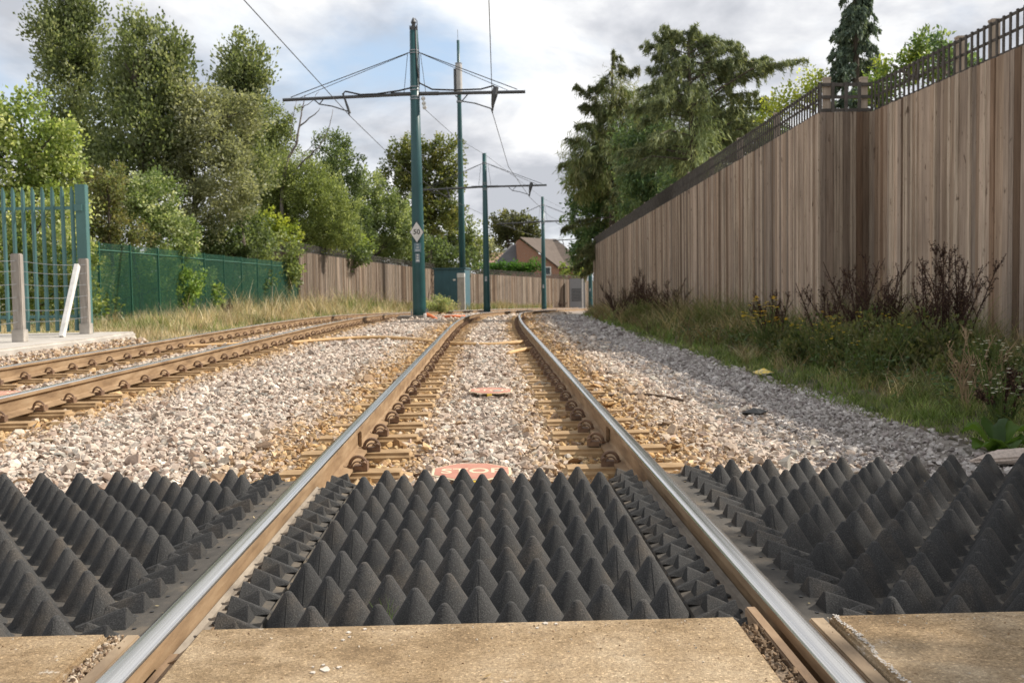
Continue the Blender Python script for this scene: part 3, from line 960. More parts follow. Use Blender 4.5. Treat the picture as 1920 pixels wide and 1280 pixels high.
cable([(-5.0, 16.9, -.12), (-4.5, 17.1, -.11), (-4.0, 17.4, -.11), (-3.66, 17.6, -.12)], .03, CABLE, 'tan cable lying between the rails of the left track')
cable([(.98, 8.75, -.18), (1.15, 8.72, -.165), (1.38, 8.72, -.165), (1.55, 8.5, -.17), (1.66, 8.42, -.19)], .012, mat_plain('brown_wire', (.10, .065, .04), .8), 'thin brown wire on the ballast right of the right rail')
def scrap(name, pts, z, mat, label, cat):
    mb = MB()
    n_ = len(pts)
    V_ = [(x, y, z + random.uniform(.0, .05)) for x, y in pts]; c0 = (sum(p[0] for p in pts) / n_, sum(p[1] for p in pts) / n_, z + .07)
    V2 = [(v[0], v[1], v[2] - .006) for v in V_]
    mb.add(V_ + [c0] + V2 + [(c0[0], c0[1], c0[2] - .006)], [(i_, (i_ + 1) % n_, n_) for i_ in range(n_)] + [((i_ + 1) % n_ + n_ + 1, i_ + n_ + 1, 2 * n_ + 1) for i_ in range(n_)] + [(i_, i_ + n_ + 1, (i_ + 1) % n_ + n_ + 1, (i_ + 1) % n_) for i_ in range(n_)])
    return tag(mb.build(name, mat), label, cat)
m = Mat('crumpled_printed_wrapper'); m.color(m.ramp(m.noise(11, 2), [(0.42, (.75, .50, .05)), (0.5, (.75, .62, .2)), (0.55, (.08, .12, .25)), (0.6, (.7, .5, .08))])).rough(.4)
scrap('litter_wrapper', [(3.02, 11.15), (3.16, 11.1), (3.22, 11.25), (3.12, 11.38), (3.0, 11.32)], -.24, m.m, 'crumpled yellow and blue wrapper at the edge of the grass', 'litter')
scrap('cloth_scrap', [(1.95, 7.62), (2.08, 7.58), (2.16, 7.66), (2.10, 7.72), (1.98, 7.70)], -.235, BLACK, 'black scrap of cloth on the gravel path', 'litter')
def rock(loc, s, col_, label):
    V_, F_ = PROTO[3]
    mb = MB(); mb.cur = col_
    mb.add([(v[0] * s[0], v[1] * s[1], v[2] * s[2]) for v in V_], [tuple(f) for f in F_])
    o = mb.build('rock', STONE, None, bevel=.012); o.location = loc
    return tag(o, label, 'rock')
rock((3.0, 5.55, -.215), (.30, .14, .08), (.50, .42, .36), 'long pale stone lying beside the broad leaved plant')
rock((-2.26, 5.0, -.15), (.10, .06, .055), (.24, .15, .08), 'large flat brown stone behind the left cone mat')

# ------------------------------------------------------------------ tall board fence on the right
def board_run(name, A, B, ztopA, ztopB, zbot, mat, parent, nrm, tint=1.0, wmin=.085, wmax=.15):
    A, B = Vector((*A, 0)), Vector((*B, 0)); L = (B - A).length; d = (B - A) / L; nv = Vector((*nrm, 0))
    mb = MB(); s = 0.0; k = 0
    while s < L - .01:
        w_ = random.uniform(wmin, wmax)
        pale = random.random() < .24
        if pale: w_ *= .45
        e = min(L, s + w_)
        base = random.choice([(.375, .285, .21), (.31, .228, .163), (.43, .34, .265), (.225, .152, .102), (.40, .315, .245), (.34, .275, .22)])
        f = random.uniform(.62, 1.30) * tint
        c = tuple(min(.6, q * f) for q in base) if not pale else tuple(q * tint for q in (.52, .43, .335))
        mb.cur = c
        th = random.uniform(.0, .016) + (.014 if pale else 0)
        zb = zbot(A + d * s) if callable(zbot) else zbot
        z1 = ztopA + (ztopB - ztopA) * (s / L); z2 = ztopA + (ztopB - ztopA) * (e / L)
        z1 += random.uniform(-.006, .006); z2 = z1 + (z2 - z1)
        p, q = A + d * (s + .0028), A + d * (e - .0028)
        fr = nv * (.012 + th); bk = nv * -.012
        V_ = [p + bk, q + bk, q + fr, p + fr]
        mb.add([(v.x, v.y, zb) for v in V_] + [(v.x, v.y, zz_) for v, zz_ in zip(V_, (z1, z2, z2, z1))], [(0, 3, 2, 1), (4, 5, 6, 7), (0, 1, 5, 4), (1, 2, 6, 5), (2, 3, 7, 6), (3, 0, 4, 7)])
        s = e; k += 1
    return mb.build(name, mat, parent)

def trellis_run(name, A, B, zA, zB, h, parent, nrm, gap=.15, mat=None, sec=.032):
    A, B = Vector((*A, 0)), Vector((*B, 0)); L = (B - A).length; d = (B - A) / L; nv = Vector((*nrm, 0))
    mb = MB(); n_ = max(2, int(round(L / gap)))
    def bar(s0, s1, za0, za1, zb0, zb1, o0, o1):
        p, q = A + d * s0, A + d * s1
        V_ = [p + nv * o0, q + nv * o0, q + nv * o1, p + nv * o1]
        mb.add([(v.x, v.y, z) for v, z in zip(V_, (za0, zb0, zb0, za0))] + [(v.x, v.y, z) for v, z in zip(V_, (za1, zb1, zb1, za1))], [(0, 3, 2, 1), (4, 5, 6, 7), (0, 1, 5, 4), (1, 2, 6, 5), (2, 3, 7, 6), (3, 0, 4, 7)])
    for k in range(n_ + 1):
        s = L * k / n_; z = zA + (zB - zA) * k / n_
        s0, s1 = max(0, s - sec / 2), min(L, s + sec / 2)
        bar(s0, s1, z - .03, z + h, z - .03, z + h, -.036, -.015)
    for r_ in (.0, .5, .97):
        za, zb = zA + (h - sec) * r_ + .004, zB + (h - sec) * r_ + .004
        m_ = max(1, int(L / 3))
        for q in range(m_):
            t0, t1 = q / m_, (q + 1) / m_
            bar(L * t0, L * t1, za + (zb - za) * t0, za + (zb - za) * t0 + sec, za + (zb - za) * t1, za + (zb - za) * t1 + sec, -.058, -.037)
    return mb.build(name, mat or TRELLIS, parent)

FY = 15.8
rf = empty('board_fence', (5.24, FY, -.25))
tag(rf, 'tall brown vertical board fence with lattice top along the right side', 'fence')
def rel(o, root):
    o.parent = root; o.matrix_parent_inverse = root.matrix_world.inverted()
bpy.context.view_layer.update()
zg = lambda p: float(zt(p.y)) - .34
LAT = .455
near = board_run('board_panel', (6.48, .5), (6.07, FY), 3.47, 3.41, zg, BOARD, None, (-1, -.03))
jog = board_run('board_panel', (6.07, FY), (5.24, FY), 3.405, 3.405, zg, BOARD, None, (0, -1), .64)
far = board_run('board_panel', (5.24, FY + .02), (6.10, 58.3), 3.40, 3.02, zg, BOARD, None, (-1, .02))
t1 = trellis_run('trellis', (6.48, .5), (6.07, FY), 3.48, 3.42, LAT, None, (-1, -.03))
t2 = trellis_run('trellis', (6.07, FY), (5.24, FY), 3.415, 3.415, LAT, None, (0, -1), .20, sec=.05)
t3 = trellis_run('trellis', (5.24, FY + .02), (6.10, 58.3), 3.41, 3.03, LAT, None, (-1, .02))
bpy.context.view_layer.update()
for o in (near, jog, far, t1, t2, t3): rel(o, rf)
posts = [(5.38, FY + .12), (5.96, FY + .12)] + [(6.09 + .03 * (FY - y) + .12, y) for y in (13.35, 12.5, 9.6, 6.7, 3.8, .9)] + [(5.24 + .02 * (y - FY) + .12, y) for y in np.arange(FY + 3, 58, 3.0)]
for x, y in posts:
    zt_ = (3.43 if y < FY + .3 else 3.40 - .009 * (y - FY)) + LAT + .05
    mb = MB(); mb.box(-.05, .05, -.05, .05, float(zt(y)) - .3, zt_)
    mb.box(-.056, .056, -.056, .056, zt_, zt_ + .025)
    o = mb.build('post', PALEPOST); o.location = (x, y, 0)
    bpy.context.view_layer.update(); rel(o, rf)

# ------------------------------------------------------------------ board fence curving behind the left track
lf = empty('board_fence', (-9.7, 52, -.6))
tag(lf, 'brown board fence with lattice top behind the left track, curving across behind the masts', 'fence')
pts = [(470, 46.5, 463), (560, 52, 455), (630, 61, 468), (700, 70, 479.5), (770, 77, 489), (887, 88, 503.5), (1021, 101, 512.5), (1120, 111, 520)]
P3 = [at(px, py, d) for px, d, py in pts]
# the first leg turns away to the left behind the mesh fence
P3[0] = Vector((P3[1].x - 7.5, P3[1].y + 2.0, P3[1].z - .02))
bpy.context.view_layer.update()
for i_ in range(len(P3) - 1):
    A, B = P3[i_], P3[i_ + 1]
    d = (B - A); nrm = Vector((d.y, -d.x)).normalized()
    zb = lambda p: float(zt(p.y)) - .5
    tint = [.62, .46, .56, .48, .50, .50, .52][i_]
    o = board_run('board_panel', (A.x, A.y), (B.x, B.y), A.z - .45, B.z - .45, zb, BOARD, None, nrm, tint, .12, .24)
    t = trellis_run('trellis', (A.x, A.y), (B.x, B.y), A.z - .44, B.z - .44, .44, None, nrm, .17)
    bpy.context.view_layer.update(); rel(o, lf); rel(t, lf)
for k in range(7):
    A, B = P3[0], P3[1]
    p = A.lerp(B, (k + .5) / 7)
    mb = MB(); mb.box(-.06, .06, -.06, .06, -.6, p.z + .05); o = mb.build('post', PALEPOST); o.location = (p.x, p.y + .12, 0)
    bpy.context.view_layer.update(); rel(o, lf)

# ------------------------------------------------------------------ green welded mesh fence
mf = empty('mesh_fence', (-11.3, 29.6, -.2))
tag(mf, 'dark green welded mesh fence behind the dry grass on the left', 'fence')
bpy.context.view_layer.update()
upx = [190, 257, 312, 358, 399, 434, 466, 492, 518, 539, 559]
A, B = Vector((-11.2, 29.6, 0)), Vector((-9.36, 50.2, 0))
# posts evenly spaced along the line
PP = [A.lerp(B, k / 10) for k in range(11)]
PP = [A - (B - A) / 10 * 2, A - (B - A) / 10] + PP
def mtop(y): return 2.24 - .008 * (y - 29.6)
for k, p in enumerate(PP):
    mb = MB(); mb.box(-.035, .035, -.03, .03, float(zt(p.y)) - .35, mtop(p.y) + .03)
    o = mb.build('post', GREENM, None, bevel=.004); o.location = (p.x, p.y, 0)
    bpy.context.view_layer.update(); rel(o, mf)
for k in range(len(PP) - 1):
    a_, b_ = PP[k], PP[k + 1]; L = (b_ - a_).length; d = (b_ - a_) / L
    mb = MB(); nv = Vector((d.y, -d.x, 0))
    zb = float(zt(a_.y)) - .2; ztp = mtop(a_.y)
    m_ = int(L / .0127)
    for q in range(m_):
        p = a_ + d * (L * (q + .5) / m_); r = .0021
        V_ = [p - d * r, p + nv * r, p + d * r]
        mb.add([(v.x, v.y, zb) for v in V_] + [(v.x, v.y, ztp) for v in V_], [(0, 1, 4, 3), (1, 2, 5, 4)])
    for z in np.arange(zb, ztp, .0762):
        p, q_ = a_, b_
        mb.add([(p.x, p.y, z - .003), (q_.x, q_.y, z - .003), (q_.x, q_.y, z + .003), (p.x, p.y, z + .003)], [(0, 1, 2, 3)])
    # the bend near the top and the bottom
    for z in (ztp - .22, zb + .25):
        p, q_ = a_ + nv * .03, b_ + nv * .03
        mb.add([(a_.x, a_.y, z - .03), (b_.x, b_.y, z - .03), (q_.x, q_.y, z), (p.x, p.y, z), (b_.x, b_.y, z + .03), (a_.x, a_.y, z + .03)], [(0, 1, 2, 3), (3, 2, 4, 5)])
    o = mb.build('mesh_panel', GREENM)
    bpy.context.view_layer.update(); rel(o, mf)

# ------------------------------------------------------------------ plinth, palisade fence, wire fence
mb = MB()
mb.poly([(-10.5, 8.0), (-6.05, 8.0), (-5.80, 15.0), (-5.95, 17.3), (-10.5, 17.3)], -.25, .13)
structure(mb.build('platform_plinth', CONC, None, bevel=.03, seg=3), 'pale concrete plinth under the palisade fence')
pf = empty('palisade_fence', (-6.55, 16.7, .13))
tag(pf, 'blue green steel palisade fence standing on the concrete plinth', 'fence')
mb = MB()
for k in range(26):
    x = -.145 - k * .158
    w_ = .034
    for q, (xa, xb, ya, yb) in enumerate(((-w_, -w_ * .35, .012, -.006), (-w_ * .35, w_ * .35, -.006, -.006), (w_ * .35, w_, -.006, .012))):
        t0 = 2.30 if q != 1 else 2.385
        za, zb_ = (2.285, 2.385) if q == 0 else ((2.385, 2.385) if q == 1 else (2.385, 2.285))
        V_ = [(x + xa, ya, .05), (x + xb, yb, .05), (x + xb, yb, zb_), (x + xa, ya, za)]
        V2 = [(v[0], v[1] + .003, v[2]) for v in V_]
        mb.add(V_ + V2, [(0, 1, 2, 3), (7, 6, 5, 4), (0, 4, 5, 1), (3, 2, 6, 7), (0, 3, 7, 4), (1, 5, 6, 2)])
mb.build('pales', GREENL, pf)
for z in (.26, 2.02):
    mb = MB(); mb.box(-4.2, .0, .02, .03, z, z + .05); mb.box(-4.2, .0, .03, .065, z + .040, z + .05); mb.box(-.10, .03, -.045, -.02, z - .03, z + .08) if z > 1 else None
    mb.build('cross_rail', GREENL, pf)
mb = MB(); mb.box(-.085, .075, -.018, .0, 0, 2.42); mb.box(.055, .075, 0, .12, 0, 2.42); mb.box(-.085, -.065, 0, .12, 0, 2.42); mb.box(-.085, .075, .12, .135, 0, 2.42)
mb.build('post', GREENL, pf, bevel=.003)

wf = empty('wire_fence', (-6.45, 14.2, .13))
tag(wf, 'low post and wire fence with a white slanting brace in front of the palisade', 'fence')
POSTW = M_noise('weathered_grey_pink_timber', [(0.3, (.235, .205, .175)), (0.7, (.38, .345, .305))], 5, .9, stretch=(5, 5, .7), bump=.3, bdist=.004)
for dy in (-2.4, 0, 2.42):
    mb = MB(); mb.box(-.065, .065, -.06, .06, .0, 1.22)
    p = mb.build('post', POSTW, wf, bevel=.012); p.location = (-.02 if dy < 1 else -.06, dy, 0)
    mb = MB(); mb.box(-.082, .082, -.078, .078, 0, .17); f = mb.build('shoe', GREYCONC if False else CONC, p, bevel=.006)
mb = MB(); mb.box(-.035, .035, -.045, .045, 0, 1.30)
br = mb.build('brace', mat_plain('white_painted_timber', (.70, .68, .64), .7), wf, bevel=.006)
br.location = (.03, 1.25, .0); br.rotation_euler = (math.atan2(-1.06, 1.08) * 1.0 * .72, 0.0, 0)
wm = [.28, .44, .62, .80, .98, 1.12]
for z in wm:
    mb = MB(); P = []
    for t in np.linspace(0, 1, 25):
        y = -2.4 + 4.82 * t; P.append((-.01 + .0 * t, y, z - .03 * math.sin(math.pi * ((t * 2) % 1.0))))
    mb.tube(P, .004, 5); mb.build('wire', GALV, wf)

# ------------------------------------------------------------------ overhead line masts
def tram_mast(y, u, H_, arm_h, label, la=4.15, ra=3.45, deco=False, arm=True, d0=.20, d1=.115):
    x, yy = tp(y, u)
    root = empty('overhead_line_mast', (float(x), float(yy), float(zt(y)) - .1), -math.atan(float(slope(y))))
    tag(root, label, 'mast', 'overhead line masts')
    mb = MB(); mb.lathe([(d0, 0), (d0 * .985, .35), ((d0 + d1) / 2 * 1.02, H_ * .5), (d1, H_)], 20)
    mb.build('pole', GREENP, root, smooth=True)
    if arm:
        for sg, Ln in ((-1, la), (1, ra)):
            mb = MB()
            tilt = -.10 if sg < 0 else .0
            mb.tube([(sg * .12, -.02, arm_h), (sg * Ln, -.02, arm_h + tilt)], .052, 10)
            mb.tube([(sg * .10, -.02, arm_h + .005), (sg * .75, -.02, arm_h + .004)], .062, 10)
            mb.build('cross_arm', DARKST, root, smooth=False)
            zr = arm_h + 1.30
            mb = MB(); mb.tube([(sg * .10, -.02, zr), (sg * (Ln - .25), -.02, arm_h + tilt + .08)], .014, 6)
            mb.tube([(sg * .22, -.02, zr - .06), (sg * (Ln - .55), -.02, arm_h + tilt + .06)], .010, 6)
            mb.build('tie_rod', DARKST, root)
            mb = MB(); mb.tube([(sg * .20, -.02, zr - .05), (sg * .34, -.02, arm_h + .05)], .009, 6); mb.build('brace_rod', DARKST, root)
            cx_ = (LT - u) - (.24 if y < 40 else .3) if sg < 0 else (0 - u) - (.24 if y < 40 else .3)
            wx = cx_ + (.06 if sg < 0 else .22)
            mb = MB()
            mb.tube([(wx - 1.15, -.05, arm_h - .08), (wx - .95, -.06, arm_h - .26), (wx - .55, -.06, arm_h - .33), (wx - .05, -.06, arm_h - .50), (wx, -.06, arm_h - .64)], .020, 7)
            mb.tube([(wx - .95, -.06, arm_h - .26), (wx - .76, -.04, arm_h - .04)], .018, 7)
            mb.build('registration_arm', DARKST, root)
            mb = MB()
            if sg > 0:
                mb.tube([(wx + .12, -.06, arm_h + .16), (wx + .07, -.07, arm_h - .08), (wx + .015, -.06, arm_h - .36), (wx, -.06, arm_h - .58)], [.085, .10, .055, .02], 10)
            else:
                mb.tube([(wx - .20, -.06, arm_h + .06), (wx - .10, -.06, arm_h - .25), (wx, -.06, arm_h - .56)], [.028, .035, .045], 8)
            mb.build('wire_clamp', DARKST, root)
            if deco:
                mb = MB()
                mb.tube([(sg * .06, -.10, arm_h + 2.0), (sg * .09, -.12, arm_h + .8), (sg * .16, -.10, arm_h + .32), (sg * .55, -.08, arm_h + .12), (sg * 1.2, -.06, arm_h + .09), (wx - .35 * sg - (0 if sg > 0 else .2), -.06, arm_h + .10), (wx + .05 - (.2 if sg < 0 else 0), -.06, arm_h + .20), (wx + .12 - (.3 if sg < 0 else 0), -.06, arm_h + .10)] if sg > 0 else
                        [(sg * .10, -.10, arm_h + .18), (sg * .5, -.08, arm_h + .10), (sg * 1.2, -.06, arm_h + .02), (wx + .35, -.06, arm_h + .01), (wx - .12, -.06, arm_h + .12), (wx - .22, -.06, arm_h + .02)], .026, 7)
                mb.build('feeder_cable', BLACK, root, smooth=True)
        mb = MB()
        for z in (arm_h + 1.26, arm_h + 1.34, arm_h + .22, arm_h + .12, arm_h - .08, arm_h - .16):
            r = d0 + (d1 - d0) * z / H_ + .012
            mb.lathe([(r, z - .018), (r, z + .018)], 20)
        mb.build('clamp_band', GALV, root)
    if deco:
        mb = MB()
        mb.lathe([(d1 * .9, H_), (d1 * .95, H_ + .10), (.05, H_ + .14), (.06, H_ + .2), (.085, H_ + .26), (.05, H_ + .34), (.02, H_ + .40)], 12)
        mb.tube([(.05, 0, H_ + .38), (.11, 0, H_ + .30), (.12, 0, H_ - .1), (.16, -.02, H_ - .9), (.15, -.04, H_ - 1.7)], .014, 6)
        for k in range(5): mb.tube([(-.1 + .05 * k, -.08, H_ + .02), (-.1 + .05 * k, -.08, H_ + .14)], .02, 6)
        mb.build('surge_arrester', DARKST, root)
        mb = MB()
        for k, zz_ in enumerate((-.15, -.30, -.42)): mb.lathe([(.04, zz_ - .06), (.07, zz_), (.04, zz_ + .06)], 10, Matrix.Translation((.26 + .02 * k, -.06, arm_h)))
        mb.build('insulator', WHITE, root)
        mb = MB(); mb.box(-.28, .28, -.28, .28, 0, .03); mb.build('base_plate', GREENP, root)
        for bx in (-.23, .23):
            for by in (-.23, .23):
                mb = MB(); mb.tube([(bx, by, .0), (bx, by, .30)], .018, 8); mb.build('anchor_bolt', GALV, root)
    else:
        mb = MB(); mb.box(-d0 * 1.4, d0 * 1.4, -d0 * 1.4, d0 * 1.4, 0, .05); mb.build('base_plate', GALV, root)
    # number plate strapped to the pole
    zp = 1.75
    mb = MB(); mb.box(-.07, .07, -(d0 * .95) - .012, -(d0 * .95) - .004, zp, zp + .28); mb.build('number_plate', mat_plain('grey_blue_plate', (.20, .26, .30), .5), root)
    mb = MB()
    for k, (w_, z) in enumerate(((.05, .21), (.05, .125), (.10, .04))): mb.box(-w_ / 2, w_ / 2, -(d0 * .95) - .016, -(d0 * .95) - .0122, zp + z, zp + z + .045)
    mb.build('plate_marking', WHITE, root)
    return root
MU = -2.16
m1 = tram_mast(32, -2.44, 8.95, 7.0, 'tall green overhead line mast with the white diamond sign, nearest mast', deco=True, d0=.215, d1=.125)
m2 = tram_mast(56.5, -2.58, 8.85, 7.0, 'green overhead line mast in front of the blue green equipment cabinet, second nearest', 3.75, 3.45)
m3 = tram_mast(80, -2.28, 8.95, 7.0, 'green overhead line mast in front of the brick gable', 3.75, 3.45, d0=.20)
m4 = tram_mast(101, -1.9, 8.95, 7.0, 'farthest green overhead line mast, beside the end of the tall right fence', 3.75, 3.45, d0=.24)
mb = MB(); mb.box(-.62, .42, -.55, .55, 0, .40); o = mb.build('mast_foundation', GREYCONC, None, bevel=.02); x, yy = tp(32, -2.44); o.location = (float(x) - .05, float(yy), float(zt(32)) - .41)
tag(o, 'concrete foundation block under the nearest mast', 'foundation')
# speed sign
zs_ = 4.05 - .07
p1 = m1.location
z50 = at(777, 435, 31.8).z
sg = empty('speed_sign', (p1.x - .02, p1.y - .235, z50))
tag(sg, 'white diamond speed sign reading 50 on the nearest mast', 'sign')
mb = MB(); mb.poly([(-.225, 0), (0, -.345), (.225, 0), (0, .345)], -.012, .0, Matrix.Rotation(R(90), 4, 'X')); mb.build('sign_rim', BLACK, sg)
mb = MB(); mb.poly([(-.207, 0), (0, -.32), (.207, 0), (0, .32)], .001, .006, Matrix.Rotation(R(90), 4, 'X')); mb.build('sign_face', WHITE, sg)
cu = bpy.data.curves.new('digits', 'FONT'); cu.body = '50'; cu.size = .215; cu.align_x = 'CENTER'; cu.align_y = 'CENTER'; cu.extrude = .0008; cu.offset = .004
t = bpy.data.objects.new('digits', cu); COL.objects.link(t); t.parent = sg; t.rotation_euler = (R(90), 0, 0); t.location = (0, -.008, 0); cu.materials.append(BLACK); t = to_mesh(t)
mb = MB(); mb.tube([(0, 0, .12), (0, .12, .12)], .03, 8); mb.tube([(0, 0, -.12), (0, .12, -.12)], .03, 8); mb.build('fixing_bracket', GALV, sg)
pl = empty('mast_plate', (p1.x - .005, p1.y - .225, at(779, 464, 31.8).z))
tag(pl, 'small grey blue plate with pale marks below the speed sign', 'plate')
mb = MB(); mb.box(-.11, .11, 0, .012, -.14, .14); mb.build('plate_board', mat_plain('blue_grey_plate', (.14, .22, .26), .5), pl)
mb = MB()
for (w_, z) in ((.06, .07), (.08, -.02), (.14, -.11)): mb.box(-w_ / 2, w_ / 2, -.004, -.0005, z, z + .05)
mb.build('plate_marking', mat_plain('pale_plate_marks', (.42, .46, .48), .5), pl)
# white marker and orange ducts at the foundation
mb = MB(); mb.lathe([(.045, 0), (.045, .20), (.035, .22)], 12); o = mb.build('white_pipe', WHITE); q = at(797, 598, 31.2); o.location = (q.x, q.y, float(zt(31)) - .16)
tag(o, 'white pipe end beside the foundation of the nearest mast', 'pipe')
q = at(800, 590, 31.3); q2 = at(818, 600, 31.0)
cable([(q.x, q.y, q.z + .02), ((q.x + q2.x) / 2, q.y - .1, (q.z + q2.z) / 2 + .03), (q2.x, q2.y, q2.z + .03)], .05, ORANGE, 'orange duct leaning from the foundation of the nearest mast', 'duct')
cable([(-1.45, 32.8, -.16), (-1.1, 32.6, -.14), (-.75, 32.9, -.16)], .04, ORANGE, 'orange duct end on the ballast right of the nearest mast', 'duct')

# overhead wires
def wire(pts, r, label):
    mb = MB(); mb.tube(pts, r, 6)
    return tag(mb.build('overhead_wire', DARKST), label, 'wire', 'overhead wires')
def wp(y, u, h): 
    x, yy = tp(y, u); return (float(x), float(yy), float(zt(y)) - .1 + h)
wire([(.10, -12, 6.36), (.14, 19.5, 6.34), wp(32, -.02, 6.36), wp(44, -.1, 6.33), wp(56.5, -.08, 6.36), wp(68, -.1, 6.34), wp(80, .22, 6.36), wp(101, .2, 6.36)], .011, 'contact wire over the right track running down from the top of the view')
wire([(-5.1, -4, 6.36), (-4.55, 19.5, 6.34), wp(32, LT - .18, 6.36), wp(44, LT - .3, 6.33), wp(56.5, LT - .24, 6.36), wp(80, LT, 6.36), wp(101, LT, 6.36)], .011, 'contact wire over the left track slanting down to the left cross arm')
wire([wp(32, -2.44 + .28, 6.55), wp(44, -2.3, 7.6), wp(56.5, -2.5, 8.75), wp(80, -2.2, 8.8), wp(101, MU + .1, 8.8)], .009, 'feeder wire from the nearest mast to the tops of the masts behind')

# radio mast
q = at(867, 505, 73)
root = empty('radio_mast', (q.x, q.y, float(zt(73)) - .2)); zt_ = at(857, 76, 73).z - root.location.z
tag(root, 'slim tall green radio mast with grey antenna box, rising behind the equipment cabinet', 'mast')
mb = MB(); mb.lathe([(.24, 0), (.22, zt_ * .4), (.15, zt_ * .78), (.15, zt_ * .8), (.11, zt_ * .86), (.10, zt_)], 16); mb.build('pole', GREENP, root, smooth=True)
za, zb = at(857, 176, 73).z - root.location.z, at(857, 122, 73).z - root.location.z
mb = MB(); mb.lathe([(.24, za), (.24, zb), (.2, zb + .06)], 16); mb.build('antenna_shroud', M_noise('grey_antenna_cover', [(0.3, (.40, .38, .36)), (0.7, (.5, .48, .46))], 3, .6), root, smooth=False)
mb = MB(); mb.box(-.36, -.22, -.2, .2, za, zb - .3); mb.build('antenna_panel', DARKST, root)
mb = MB(); mb.tube([(-.02, 0, zt_), (-.02, 0, zt_ + .75)], .018, 6); mb.build('lightning_rod', GALV, root)
mb = MB(); mb.lathe([(.2, za - .62), (.2, za - .5)], 14); mb.lathe([(.24, zb + .06), (.24, zb + .14)], 14); mb.build('clamp_band', GALV, root)

# equipment cabinet
q0, q1 = at(815, 580, 69), at(873, 580, 69)
W = q1.x - q0.x
cab = empty('equipment_cabinet', (q0.x, q0.y, float(zt(69)) - .15), R(-7)); Hc = at(845, 505, 69).z - cab.location.z
tag(cab, 'dark blue green equipment cabinet behind the masts', 'cabinet')
CABD = mat_paint('dark_teal_paint', (.035, .105, .13), .45)
mb = MB(); mb.box(0, W, 0, 2.6, 0, Hc); mb.build('housing', CABD, cab, bevel=.02)
mb = MB(); mb.box(-.08, W + .08, -.08, 2.68, Hc + .003, Hc + .10); mb.build('roof', CABD, cab, bevel=.02)
mb = MB(); mb.box(.65, W * .52, -.03, -.003, .15, Hc * .72); d_ = mb.build('door', CABD, cab, bevel=.008)
mb = MB(); mb.box(W * .52 + .02, W - .35, -.03, -.003, .15, Hc * .72); d2 = mb.build('door', CABD, cab, bevel=.008)
mb = MB(); mb.tube([(W * .48, -.06, 1.15), (W * .48, -.03, 1.15)], .05, 10); mb.build('handle', GALV, d_)
mb = MB(); mb.box(W * .62, W * .70, -.05, -.004, Hc * .74, Hc * .78); mb.build('lamp', WHITE, cab)
mb = MB(); mb.box(-.5, W + .9, -.7, 2.9, -.3, .02); o = mb.build('cabinet_base', CONC); o.location = cab.location; o.rotation_euler = cab.rotation_euler
tag(o, 'concrete base slab under the equipment cabinet', 'base')
q = at(865, 581, 67.5)
pil = empty('feeder_pillar', (q.x, q.y, float(zt(68)) - .1), R(-7)); hp = at(865, 512, 67.5).z - pil.location.z
tag(pil, 'narrow grey feeder pillar in front of the equipment cabinet', 'pillar')
mb = MB(); mb.box(-.24, .24, 0, .3, 0, hp - .3); mb.build('housing', CONC, pil, bevel=.01)
mb = MB(); mb.box(-.25, .25, -.02, .32, hp - .297, hp); mb.build('cap', WHITE, pil, bevel=.02)

# far cabinets beyond the curve
q = at(1094, 560, 104)
c2 = empty('louvred_cabinet', (q.x - .6, q.y, float(zt(104)) - .2)); hh = at(1094, 522, 104).z - c2.location.z
tag(c2, 'pale grey louvred cabinet at the far end between the two board fences', 'cabinet')
mb = MB(); mb.box(-.8, .8, 0, .7, 0, hh); mb.build('housing', mat_plain('light_grey_cabinet', (.24, .24, .245), .5), c2, bevel=.02)
mb = MB()
for k in range(9): mb.box(-.62, .35, -.03, -.002, .9 + k * .15, .98 + k * .15)
mb.build('louvre', DARKST, c2)
mb = MB(); mb.box(.45, .6, -.04, -.002, .1, hh - .05); mb.build('frame', WHITE, c2)

# ------------------------------------------------------------------ vegetation
def leaf_quads(C, Dr, Nr, ln, wd):
    """diamond leaves: centre, direction, normal"""
    Dr = Dr / np.linalg.norm(Dr, axis=1, keepdims=True)
    Sd = np.cross(Dr, Nr); Sd /= np.linalg.norm(Sd, axis=1, keepdims=True) + 1e-9
    ln = ln[:, None]; wd = wd[:, None]
    V_ = np.stack([C - Dr * ln * .5, C + Sd * wd * .5 + Dr * ln * .05, C + Dr * ln * .5, C - Sd * wd * .5 + Dr * ln * .05], 1)
    return V_.reshape(-1, 3)
def quads(n): return np.arange(n * 4).reshape(-1, 4)
def unit(n): 
    v = RNG.normal(0, 1, (n, 3)); return v / np.linalg.norm(v, axis=1, keepdims=True)

